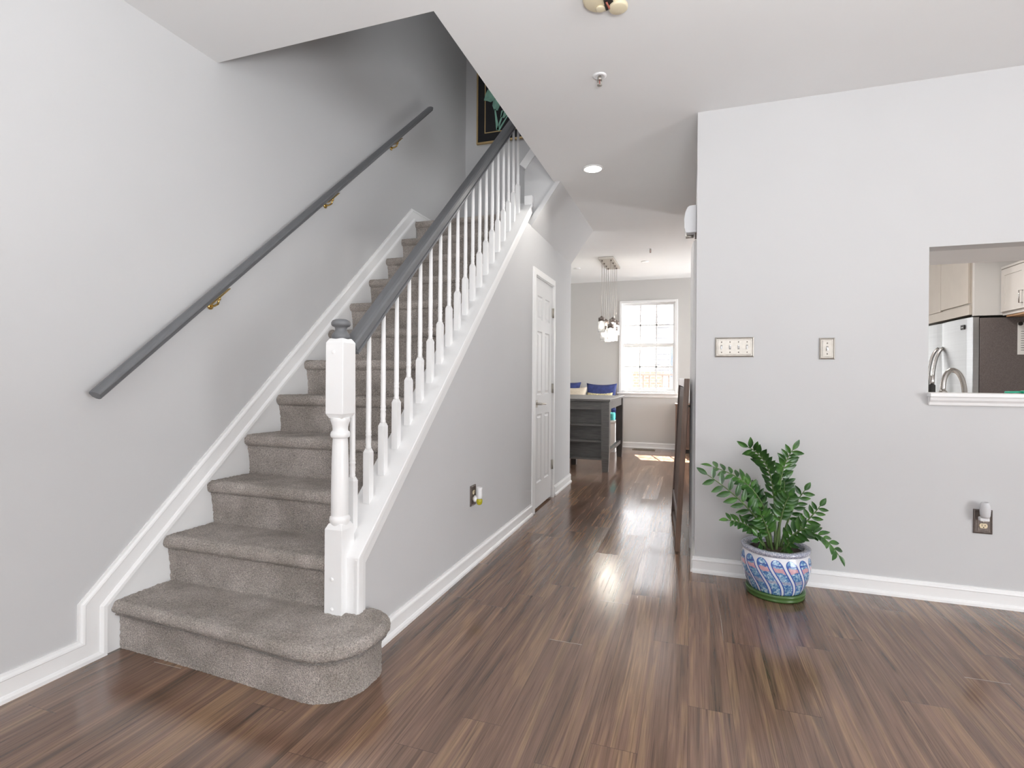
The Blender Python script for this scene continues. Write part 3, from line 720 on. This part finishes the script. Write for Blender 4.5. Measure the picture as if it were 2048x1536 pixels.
def sprinkler(x, y, label, grp):
    t = thing('fire_sprinkler', label, 'fire sprinkler', (x, y, H))
    MB().lathe([(.036, H), (.036, H-.003), (.028, H-.008), (.020, H-.004), (.014, H-.004)], (x, y, 0), 28).build('escutcheon', 'white', t)
    MB().lathe([(.010, H-.003), (.012, H-.020), (.009, H-.024)], (x, y, 0), 16).build('body', 'nickel', t)
    a = MB(); a.tube([(x-.009, y, H-.02), (x-.011, y, H-.035), (x-.003, y, H-.050)], .0025, 8); a.tube([(x+.009, y, H-.02), (x+.011, y, H-.035), (x+.003, y, H-.050)], .0025, 8)
    a.build('yoke', 'nickel', t)
    MB().tube([(x, y, H-.024), (x, y, H-.046)], .003, 8).build('heat_bulb', 'red', t)
    d = MB(); d.lathe([(.013, H-.050), (.013, H-.052), (.004, H-.054)], (x, y, 0), 18); d.build('deflector', 'nickel', t)
sprinkler(-.469, 2.785, 'brass and white ceiling sprinkler head nearest the camera, behind the smoke alarm', 'sprinklers')
sprinkler(-.489, 6.73, 'small sprinkler head on the far ceiling, right of the pendant cluster', 'sprinklers')
rc = thing('recessed_light', 'round lit recessed downlight in the hall ceiling beside the stair opening', 'ceiling light', (-.722, 4.015, H))
MB().lathe([(.082, H), (.082, H-.003), (.066, H-.006), (.064, H)], (-.722, 4.015, 0), 40).build('trim_ring', 'white', rc)
MB().lathe([(.066, H-.001), (.066, H-.0045), (.002, H-.0045)], (-.722, 4.015, 0), 40).build('lens', 'lamp', rc)
light('recessed_light_glow', 'SPOT', (-.722, 4.015, H-.02), (0, 0, -1), 18, (1, .96, .9), .06).data.spot_size = 2.6
for (x, y, lb) in ((-.614, 7.46, 'round pale disc on the far ceiling between pendant cluster and window'), (-1.60, 7.65, 'small pale disc on the far ceiling at the end of the stair wall')):
    t = thing('ceiling_disc', lb, 'ceiling fitting', (x, y, H), 'pale discs on the dining ceiling')
    MB().lathe([(.05, H), (.05, H-.006), (.042, H-.010), (.002, H-.010)], (x, y, 0), 28).build('cover', 'white', t)

# door chime on the hall wall
dc = thing('door_chime', 'white rounded door chime box with a nickel bar, high on the hall wall corner', 'door chime', (XR, 3.60, 2.06))
pr = [(XR, 2.085), (XR-.066, 2.085), (XR-.074, 2.12), (XR-.076, 2.17), (XR-.070, 2.215), (XR-.058, 2.245), (XR-.045, 2.256), (XR, 2.258)]
MB().prism([(p[0], p[1]) for p in pr], 1, 3.535, 3.665).build('cover', 'glass_frost', dc, bevel=.006, seg=3)
MB().tube([(XR-.066, 3.60, 2.073), (XR-.018, 3.60, 2.073)], .0105, 14).build('chime_bar', 'nickel', dc)
MB().box(XR-.012, XR-.0005, 3.56, 3.64, 2.066, 2.0855).build('bracket', 'bronze', dc)

# ------------------------------------------------------------------ standing frame in the hall
gt = thing('standing_frame', 'tall dark brown framed panel standing edge-on in the hall beside the white door', 'standing frame', (-.10, 3.70, 0))
def gp(a, z):   # a along the panel, leaning right as it rises
    return Vector((-.080-.056*a+.047*z, 3.69+.96*a, z))
def bar(a0, a1, z0, z1, t, m, nm, off=0):
    vs = []
    for z in (z0, z1):
        for a in (a0, a1):
            p = gp(a, z); n_ = Vector((.998, .058, 0)); vs += [p-n_*(t/2)+n_*off, p+n_*(t/2)+n_*off]
    return MB().add(vs, [(0, 1, 3, 2), (4, 6, 7, 5), (0, 4, 5, 1), (2, 3, 7, 6), (0, 2, 6, 4), (1, 5, 7, 3)]).build(nm, m, gt, bevel=.002)
bar(0, .04, 0, 1.155, .034, 'brown_l', 'stile'); bar(.96, 1.0, 0, 1.15, .034, 'brown', 'stile')
bar(.05, .95, .23, 1.09, .012, 'brown', 'panel'); bar(.05, .95, 1.10, 1.153, .034, 'white', 'top_rail'); bar(.05, .95, .19, .23, .034, 'brown', 'bottom_rail'); bar(.05, .95, .03, .05, .02, 'brown', 'foot_rail')

# ------------------------------------------------------------------ plant
PC = Vector((.437, 3.163, 0))
pt = thing('potted_plant', 'leafy green plant in a blue and white pot on the floor by the wall', 'plant', PC)
MB().lathe([(.128, .0), (.140, .003), (.144, .012), (.138, .018), (.146, .026), (.147, .036), (.143, .040), (.12, .034)], PC, 56).build('saucer', 'saucer', pt)
MB().lathe([(.10, .034), (.128, .036), (.134, .045), (.147, .075), (.160, .110), (.169, .150), (.172, .185), (.168, .215), (.161, .236), (.160, .240), (.166, .244), (.170, .252), (.170, .262), (.160, .266), (.140, .265), (.137, .258), (.137, .24), (.137, .20)], PC, 72).build('pot', 'pot', pt)
MB().lathe([(.136, .215), (.136, .236), (.06, .246), (.002, .248)], PC, 40).build('soil', 'soil', pt)
def bez(pts, n=18):
    P = [Vector(p) for p in pts]; o = []
    for i in range(n+1):
        t = i/n; Q = P[:]
        while len(Q) > 1: Q = [Q[k].lerp(Q[k+1], t) for k in range(len(Q)-1)]
        o.append(Q[0])
    return o
def leaf(mb, p, d, nrm, L, W):
    d = d.normalized(); s_ = d.cross(nrm).normalized(); n_ = s_.cross(d).normalized()
    prof = [(0, .05), (.15, .55), (.35, .95), (.55, 1), (.75, .74), (.9, .36), (1, .02)]
    vs = []
    for t, w_ in prof:
        c = p+d*(L*t)-n_*(L*.16*t*t)
        for k in (-1, -.5, 0, .5, 1): vs.append(c+s_*(k*w_*W/2)+n_*(abs(k)*w_*W*.16))
    fs = [(i*5+j, i*5+j+1, i*5+6+j, i*5+5+j) for i in range(len(prof)-1) for j in range(4)]
    mb.add(vs, fs, True)
def frond(ctrl, start, n, L=.078, face=None, W=.030):
    base_ = PC+Vector((0, 0, .24)); pts = bez([base_+Vector(c) for c in ctrl], 24)
    so = MB().tube(pts, .0075, 8, r1=.0022).build('stem', 'stem', pt)
    lf = MB()
    side = Vector(face) if face else Vector((0, -1, .25))
    for i in range(n):
        t = start+(1-start)*(i+.3)/n; f_ = t*(len(pts)-1); k = min(int(f_), len(pts)-2); p = pts[k].lerp(pts[k+1], f_-k)
        tn = (pts[k+1]-pts[k]).normalized(); sd_ = tn.cross(side).normalized(); nm = sd_.cross(tn)
        for sg_ in (-1, 1):
            d = tn*random.uniform(.45, .75)+sd_*sg_+nm*random.uniform(-.05, .35)
            sc = L*(1.0-.35*abs(i/n-.45))*random.uniform(.9, 1.1)
            leaf(lf, p+tn*(sg_*.006), d, nm+sd_*sg_*.2*random.uniform(-1, 1), sc, sc*W/.072)
    leaf(lf, pts[-1], pts[-1]-pts[-2], side, L*.85, W*.9)
    lf.build('leaflets', 'leaf', so)
frond([(-.03, -.02, 0), (-.06, -.05, .14), (-.14, -.11, .26), (-.35, -.10, .395)], .30, 9)
frond([(-.02, .0, 0), (-.03, .0, .20), (-.07, -.01, .36), (-.32, .03, .42)], .42, 10, face=(0, -.5, 1))
frond([(.0, .0, 0), (.0, .02, .25), (.01, .02, .48), (-.14, -.02, .545)], .38, 12, L=.078, face=(-.8, -.6, .3))
frond([(.02, .02, 0), (.03, .03, .22), (.0, .05, .40), (.085, .03, .535)], .42, 11, face=(.5, -.5, .8))
frond([(.03, .02, 0), (.05, .02, .12), (.07, .0, .22), (.135, -.02, .33)], .45, 6, L=.062)
frond([(.05, .0, 0), (.08, .0, .08), (.15, -.01, .16), (.205, -.03, .255)], .45, 6, L=.062)
frond([(.06, -.01, 0), (.10, -.03, .12), (.19, -.06, .17), (.275, -.10, .03)], .40, 7, L=.07, face=(.2, -.5, 1))
frond([(-.05, -.03, 0), (-.08, -.05, .08), (-.13, -.07, .15), (-.24, -.09, .155)], .40, 8, L=.06, face=(0, -.6, 1))
frond([(.03, -.03, 0), (.05, -.06, .08), (.08, -.09, .13), (.13, -.13, .16)], .35, 5, L=.075, face=(.1, -1, .7))
frond([(-.02, -.04, 0), (-.04, -.07, .10), (-.06, -.10, .16), (-.09, -.14, .21)], .35, 6, L=.07, face=(-.1, -1, .6))
frond([(.0, -.03, 0), (.01, -.04, .14), (.03, -.04, .25), (.055, -.06, .30)], .42, 7, L=.066, face=(.1, -1, .4))
frond([(-.03, .02, 0), (-.05, .03, .16), (-.08, .03, .24), (-.13, .02, .33)], .40, 8, L=.066)
frond([(.01, .03, 0), (.02, .04, .15), (.05, .06, .27), (.05, .05, .36)], .40, 8, L=.07, face=(.2, -1, .3))
frond([(-.05, -.02, 0), (-.07, -.06, .03), (-.08, -.09, .05), (-.10, -.10, .085)], .30, 4, L=.06, face=(0, -.8, .8))
frond([(.02, -.05, 0), (.03, -.08, .03), (.04, -.10, .04), (.05, -.12, .075)], .30, 4, L=.06, face=(0, -.8, .8))

# ------------------------------------------------------------------ dining corner
tbx0, tbx1, tby0, tby1, tz = -2.35, -.925, 6.42, 7.86, .89
tb = thing('dining_table', 'tall grey-washed wooden table with shelves under its near end, behind the stair wall', 'table', ((tbx0+tbx1)/2, (tby0+tby1)/2, 0))
MB().box(tbx0, tbx1, tby0, tby1, tz-.028, tz).build('tabletop', 'table', tb, bevel=.004)
def leg_(x, y, m='table'):
    a = .048; mb = MB()
    vs = [(x+sx*r, y+sy*r, z) for r, z in ((a*.72, 0), (a, .25), (a, tz-.028)) for sx, sy in ((-1, -1), (1, -1), (1, 1), (-1, 1))]
    mb.add(vs, [(i*4+j, i*4+(j+1) % 4, i*4+4+(j+1) % 4, i*4+4+j) for i in range(2) for j in range(4)]+[(3, 2, 1, 0), (8, 9, 10, 11)])
    mb.build('leg', m, tb)
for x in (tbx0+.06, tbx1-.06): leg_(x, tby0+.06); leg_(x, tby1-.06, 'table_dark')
ap = MB(); ap.box(tbx0+.10, tbx1-.10, tby0+.03, tby0+.055, tz-.13, tz-.028); ap.box(tbx1-.055, tbx1-.03, tby0+.10, tby1-.10, tz-.13, tz-.028); ap.box(tbx0+.03, tbx0+.055, tby0+.10, tby1-.10, tz-.13, tz-.028); ap.box(tbx0+.1, tbx1-.1, tby1-.055, tby1-.03, tz-.13, tz-.028)
ap.build('apron', 'table', tb)
for z in (.56, .36, .145): MB().box(tbx0+.10, tbx1-.10, tby0+.02, tby0+.13, z, z+.022).build('shelf', 'table', tb)
MB().box(tbx0+.10, tbx1-.10, tby0+.13, tby0+.145, .145, tz-.028).build('back_panel', 'table', tb)
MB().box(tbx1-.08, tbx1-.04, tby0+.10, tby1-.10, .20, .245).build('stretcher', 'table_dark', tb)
MB().box(-1.50, -1.43, 6.85, 6.92, 0, .15).build('centre_foot', 'table_dark', tb)
bn = thing('storage_bench', 'white box bench against the far wall behind the grey table', 'bench', (-2.2, 8.5, 0))
bb = MB(); bb.box(-3.3, -1.10, 8.20, 8.83, .0, .455); bb.build('box', 'trim', bn, bevel=.004)
MB().box(-3.32, -1.085, 8.18, 8.835, .457, .49).build('lid', 'trim', bn, bevel=.004)
def pillow(name, label, cx, cy, cz, w_, h_, t_, m, rot=0, tilt=.12):
    n = 14; vs = []; 
    for sgn in (1, -1):
        for i in range(n+1):
            for j in range(n+1):
                u, v = -1+2*i/n, -1+2*j/n
                pin = 1-.10*(1-u*u)*(abs(v)**3); pin2 = 1-.10*(1-v*v)*(abs(u)**3)
                th = max(0, (1-u**4))*max(0, (1-v**4))
                x, z, y = u*w_/2*pin2, v*h_/2*pin, sgn*t_/2*th**.6
                y += z*tilt; c_, s_ = math.cos(rot), math.sin(rot)
                vs.append((cx+x*c_-z*s_, cy+y, cz+x*s_+z*c_))
    q = (n+1)**2
    fs = [(o+i*(n+1)+j, o+(i+1)*(n+1)+j, o+(i+1)*(n+1)+j+1, o+i*(n+1)+j+1) for o in (0, q) for i in range(n) for j in range(n)]
    o = MB().add(vs, fs, True).build(name, m, weld=True); o['label'] = label; o['category'] = 'pillow'; o['group'] = 'pillows on the dining bench'; return o
pillow('throw_pillow', 'navy blue pillow leaning on the far wall beside the window', -1.40, 8.68, .775, .50, .56, .13, 'navy', 0, .2)
pillow('throw_pillow', 'yellow-flecked pillow in front of the navy pillow near the window', -1.40, 8.50, .70, .42, .42, .12, 'pillow_pat', 0, .2)
pillow('throw_pillow', 'plain cream pillow on the bench left of the yellow-flecked one', -1.86, 8.52, .745, .50, .50, .13, 'pillow_cream', .0, .2)
pillow('throw_pillow', 'dark navy pillow corner peeking over the cream pillow', -2.02, 8.70, .80, .50, .58, .12, 'navy', -.08, .2)
tw = thing('folded_cloth', 'teal rolled cloth lying on the end of the white bench', 'cloth', (-1.2, 8.35, .49))
MB().tube(bez([(-1.34, 8.29, .552), (-1.25, 8.275, .553), (-1.12, 8.26, .552)], 8), .06, 16).build('roll', 'teal', tw)
MB().box(-1.17, -1.10, 8.36, 8.60, .493, .66).build('blue_bundle', 'navy', tw, bevel=.03, seg=3)['label'] = 'dark blue bundle'
# pendant cluster
ch = thing('pendant_cluster', 'cluster of clear glass jar pendants on a rectangular nickel ceiling plate above the table', 'pendant light', (-1.085, 7.38, H))
MB().box(-1.185, -.985, 7.02, 7.74, H-.028, H).build('canopy', 'nickel', ch, bevel=.003)
jz = [1.99, 1.87, 1.98, 1.86, 1.97, 1.86, 1.99, 1.87]; qi = 0
for i in range(4):
    for j in range(2):
        x = -1.145+.12*j; y = 7.10+.186*i; zt = jz[(qi*3+i) % 8] if False else (1.955 if (i+j) % 2 == 0 else 1.862); qi += 1
        xx = x+(-.03 if j == 0 else .03)
        MB().lathe([(.008, H-.044), (.011, H-.034), (.011, H-.028)], (x, y, 0), 12).build('cord_grip', 'bronze', ch)
        MB().tube([(x, y, H-.04), (x, y, zt+.02)], .0028, 6).build('cord', 'nickel', ch)
        jr = MB().lathe([(.044, zt-.050), (.047, zt-.070), (.047, zt-.190), (.045, zt-.198), (.0425, zt-.196), (.044, zt-.186), (.044, zt-.07), (.041, zt-.052)], (x, y, 0), 24).build('glass_jar', 'jar', ch)
        MB().lathe([(.010, zt+.022), (.020, zt+.006), (.042, zt), (.044, zt-.004), (.044, zt-.048), (.010, zt-.048)][::-1], (x, y, 0), 20).build('jar_cap', 'bronze', jr)
        MB().lathe([(.003, zt-.150), (.016, zt-.142), (.026, zt-.120), (.024, zt-.095), (.013, zt-.070), (.011, zt-.05)], (x, y, 0), 16).build('bulb', 'bulb', jr)
light('pendant_glow', 'POINT', (-1.085, 7.38, 1.70), (0, 0, -1), 14, (1, .93, .82), .1)
# walnut cabinet by the far wall
wc = thing('side_cabinet', 'brown wooden cabinet against the far wall, right of the window', 'cabinet', (.15, 8.64, 0))
MB().box(-.225, .52, 8.465, 8.835, .06, .735).build('body', 'brown_l', wc, bevel=.002)
MB().box(-.235, .53, 8.445, 8.84, .735, .757).build('top', 'brown_l', wc, bevel=.002)
MB().box(-.20, .50, 8.50, 8.80, 0, .062).build('plinth', 'dark', wc)
MB().box(-.19, .14, 8.455, 8.4665, .10, .70).build('door', 'brown', wc); MB().box(.155, .485, 8.455, 8.4665, .10, .70).build('door', 'brown', wc)
# floor register
fv = thing('floor_register', 'slotted bronze floor register in front of the far wall under the window', 'vent', (-.71, 8.68, 0))
MB().box(-.885, -.535, 8.60, 8.755, 0, .006).build('frame', 'grille', fv, bevel=.002)
sl_ = MB()
for i in range(12): sl_.box(-.855+.0255*i, -.842+.0255*i, 8.625, 8.73, .0055, .0066)
sl_.build('slots', 'dark', fv)

# ------------------------------------------------------------------ kitchen seen through the pass-through
FX, FY = 2.545, 6.24
rf = thing('refrigerator', 'stainless french-door refrigerator with charcoal side seen through the kitchen opening', 'refrigerator', (2.9, 6.7, 0))
MB().box(FX+.075, 3.13, FY, 7.58, .02, 1.755).build('body', 'fridge_side', rf, bevel=.003)
def curved_door(ya, yb, z0, z1, nm):
    pr = []
    for i in range(9):
        t = i/8; pr.append((FX+.018-.018*math.sin(PI*min(1, max(0, t)))**.5, ya+(yb-ya)*t))
    pr += [(FX+.072, yb), (FX+.072, ya)]
    return MB().prism(pr, 2, z0, z1).build(nm, 'steel', rf, bevel=.004)
curved_door(FY+.005, 6.90, .62, 1.765, 'door'); curved_door(6.91, 7.57, .62, 1.765, 'door'); curved_door(FY+.005, 7.57, .05, .61, 'freezer_drawer')
for y, nm in ((6.845, 'door_handle'), (6.965, 'door_handle')):
    MB().tube(bez([(FX+.012, y, 1.50), (FX-.085, y, 1.44), (FX-.105, y, 1.1), (FX-.09, y, .8), (FX+.012, y, .72)], 16), .016, 12).build(nm, 'chrome', rf)
bd = MB().box(FX-.004, FX+.004, 6.36, 6.43, 1.655, 1.70).build('badge', 'dark', rf); MB().box(FX-.0055, FX-.003, 6.375, 6.415, 1.672, 1.679).build('badge_mark', 'steel', bd)
MB().box(FX+.03, FX+.10, FY+.01, FY+.06, 1.765, 1.785).build('hinge_cap', 'dark', rf)
oc = thing('wall_cabinet', 'cream cabinet over the refrigerator', 'cabinet', (2.85, 6.9, 1.79))
MB().box(FX+.02, 3.13, FY+.02, 7.58, 1.79, H-.002).build('body', 'cream_cab', oc)
MB().box(FX, FX+.019, FY+.05, 6.886, 1.902, 2.72).build('door', 'cream_cab', oc); MB().box(FX, FX+.019, 6.89, 7.57, 1.89, 2.72).build('door', 'cream_cab', oc)
MB().box(FX+.001, FX+.0195, FY+.03, 7.58, 1.79, 1.885).build('rail', 'cream_cab', oc)
struct(MB().box(FX+.02, 3.15, FY-.02, FY+.018, 1.775, H).build('wall_kitchen_alcove', 'dwall'))
uc = thing('wall_cabinet', 'white shaker wall cabinet with square pulls at the right edge of the kitchen opening', 'cabinet', (2.93, 5.6, 1.765))
UX = 2.765
MB().box(UX+.02, 3.148, 5.0, FY-.022, 1.768, 2.21).build('body', 'white_cab', uc)
MB().box(UX+.005, 3.148, 4.99, FY-.021, 2.205, 2.225).build('crown', 'white_cab', uc)
def shaker(x, ya, yb, z0, z1, par):
    m = MB(); m.box(x+.006, x+.018, ya, yb, z0, z1); fw = .058
    m.box(x, x+.008, ya, ya+fw, z0, z1); m.box(x, x+.008, yb-fw, yb, z0, z1); m.box(x, x+.008, ya+fw, yb-fw, z0, z0+fw); m.box(x, x+.008, ya+fw, yb-fw, z1-fw, z1)
    return m.build('door', 'white_cab', par)
d_a = shaker(UX, 5.82, FY-.03, 1.80, 2.195, uc); d_b = shaker(UX, 5.42, 5.81, 1.80, 2.195, uc)
for dd, y in ((d_a, 5.86), (d_b, 5.77)):
    MB().tube([(UX, y, 1.845), (UX-.028, y, 1.845), (UX-.028, y, 1.955), (UX, y, 1.955)], .005, 8).build('pull', 'chrome', dd)
MB().box(UX+.03, 3.0, 5.9, FY-.06, 1.752, 1.767).build('bottom_batten', 'wood_raw', uc)
nt_ = thing('paper_note', 'white paper note hung on the charcoal refrigerator side', 'paper', (2.98, FY-.004, 1.55))
MB().box(2.905, 3.12, FY-.006, FY-.003, 1.40, 1.70).build('sheet', 'paper', nt_)
ln = MB()
for i in range(9): ln.box(2.93, 3.06+.03*math.sin(i*2.1), FY-.0068, FY-.0058, 1.44+.022*i, 1.444+.022*i)
ln.build('text_lines', 'dark', nt_)
MB().lathe([(.018, FY-.0065), (.018, FY-.014), (.004, FY-.016)], (2.925, 0, 1.69), 14, axis=1).build('magnet', 'dark', nt_)
# counter and tap behind the ledge
struct(MB().box(.20, 2.9, 3.50, 4.10, 0, .87).box(.18, 2.92, 3.48, 4.12, .871, .91).build('trim_kitchen_counter', 'white_cab'))
fc = thing('kitchen_tap', 'curved satin chrome kitchen tap rising behind the white ledge', 'tap', (1.39, 3.72, .91))
MB().lathe([(.028, .911), (.028, .92), (.019, .93), (.018, 1.06), (.022, 1.075), (.022, 1.09), (.015, 1.10)], (1.388, 3.72, 0), 20).build('base', 'chrome', fc)
MB().tube(bez([(1.388, 3.72, 1.09), (1.39, 3.73, 1.235), (1.455, 3.77, 1.245), (1.52, 3.80, 1.23), (1.53, 3.81, 1.06)], 24), .0135, 14).build('spout', 'chrome', fc)
sdp = thing('soap_dispenser', 'slim metal soap pump at the left end of the ledge', 'soap dispenser', (1.300, 3.62, .91))
MB().lathe([(.016, .911), (.016, 1.13), (.010, 1.135)], (1.300, 3.62, 0), 16).build('body', 'dark', sdp); MB().lathe([(.008, 1.133), (.011, 1.15), (.011, 1.185), (.004, 1.188)], (1.300, 3.62, 0), 14).build('pump', 'chrome', sdp)
sp_ = thing('dish_brush', 'green dish brush lying at the back of the ledge', 'dish brush', (1.70, 3.44, LZ))
MB().tube([(1.56, 3.46, LZ+.006), (1.63, 3.455, LZ+.008)], .005, 8).build('handle', 'green', sp_); MB().box(1.63, 1.70, 3.435, 3.475, LZ, LZ+.016).build('head', 'green', sp_, bevel=.004)
bt = thing('small_bottle', 'small white bottle cut by the right edge of the kitchen opening', 'bottle', (1.715, 3.46, LZ))
MB().lathe([(.024, LZ), (.025, LZ+.004), (.025, LZ+.030), (.012, LZ+.036)], (1.722, 3.46, 0), 18).build('body', 'white', bt); MB().lathe([(.022, LZ+.036), (.022, LZ+.050), (.002, LZ+.051)], (1.722, 3.46, 0), 18).build('cap', 'white', bt)

# ------------------------------------------------------------------ picture on the landing wall
YP = 5.18
pc = thing('framed_picture', 'black picture with mint green flowers in a thin gold frame on the landing wall', 'picture', (-1.83, YP, 3.6))
px0, px1, pz0, pz1 = -2.165, -1.50, 3.605, 4.50
fm = MB(); frame_rect(fm, px0, px1, pz0, pz1, .016, YP-.028, YP-.001); fm.build('frame', 'gold', pc)
MB().box(px0+.016, px1-.016, YP-.016, YP-.004, pz0+.016, pz1-.016).build('mat_board', 'black', pc)
fl = MB(); frame_rect(fl, px0+.088, px1-.088, pz0+.105, pz1-.105, .010, YP-.019, YP-.0155); fl.build('gold_line', 'gold', pc)
ar = MB()
def petal(pts): ar.prism([(a, b_) for a, b_ in pts], 1, YP-.0205, YP-.0162)
def stemline(p, q, w_):
    d = Vector((q[0]-p[0], q[1]-p[1])).normalized(); nn = Vector((-d.y, d.x))*w_/2
    petal([(p[0]+nn.x, p[1]+nn.y), (p[0]-nn.x, p[1]-nn.y), (q[0]-nn.x*.5, q[1]-nn.y*.5), (q[0]+nn.x*.5, q[1]+nn.y*.5)])
petal([(-2.085, 4.06), (-2.05, 4.05), (-2.01, 4.03), (-1.97, 4.045), (-1.95, 4.09), (-1.98, 4.16), (-2.04, 4.17), (-2.07, 4.12)])
petal([(-1.99, 3.99), (-1.97, 3.94), (-1.93, 3.93), (-1.90, 3.99), (-1.93, 4.05), (-1.98, 4.05)])
stemline((-1.93, 3.73), (-1.96, 3.95), .03); stemline((-1.93, 3.73), (-1.86, 3.93), .022); stemline((-1.92, 3.72), (-1.82, 3.86), .022)
petal([(-1.90, 3.86), (-1.86, 3.84), (-1.82, 3.88), (-1.84, 3.94), (-1.89, 3.92)])
ar.build('flowers', 'mint', pc)

# ------------------------------------------------------------------ outdoors beyond the window
struct(MB().box(-14, 14, 9.1, 40, -1.3, -1.2).build('ground', 'ground'))
struct(MB().box(-2.2, 1.2, YF+.17, YF+1.12, 2.86, 3.0).build('trim_eave', 'trim'))
nh = thing('neighbour_house', 'white sided neighbouring house seen through the dining window', 'house', (-1, 20, -1.2))
MB().box(-9, -1.30, 20, 26, -1.2, 8).build('wall', 'siding', nh); MB().box(-1.30, 6, 20.6, 26, -1.2, 8).build('wall', 'siding', nh)
w_ = MB().box(-1.20, -.72, 20.54, 20.61, 3.05, 3.60).build('window', 'trim', nh); MB().box(-1.15, -.77, 20.52, 20.55, 3.09, 3.56).build('pane', 'haze_glass', w_)
w_ = MB().box(-.78, -.2, 20.54, 20.61, 1.1, 2.35).build('window', 'trim', nh); MB().box(-.74, -.24, 20.52, 20.55, 1.15, 2.3).build('pane', 'haze_glass', w_)
MB().box(-1.32, -1.20, 19.95, 20.0, 2.3, 2.5).build('vent_hood', 'trim', nh)
dk = thing('deck_railing', 'wooden deck railing with slim balusters outside the dining window', 'railing', (-.6, 11, .1))
MB().box(-1.0, 1.0, 10.96, 11.06, 1.19, 1.23).build('top_rail', 'deck', dk)
for i in range(14): MB().box(-.94+.125*i, -.91+.125*i, 10.99, 11.02, .2, 1.19).build('baluster', 'deck', dk)
MB().box(-1.2, 1.2, 10.9, 12.4, .08, .2).build('deck_floor', 'deck', dk)
MB().box(-1.1, 1.1, 11.8, 11.95, -1.2, .08).build('post', 'deck', dk)
bc = thing('brick_pier', 'red brick garden pier outside the dining window', 'pier', (-1.2, 12.5, -1.2))
MB().box(-1.28, -.62, 12.45, 12.8, -1.2, 1.24).build('column', 'brick', bc); MB().box(-1.31, -.59, 12.42, 12.83, 1.24, 1.29).build('coping', 'brick', bc)
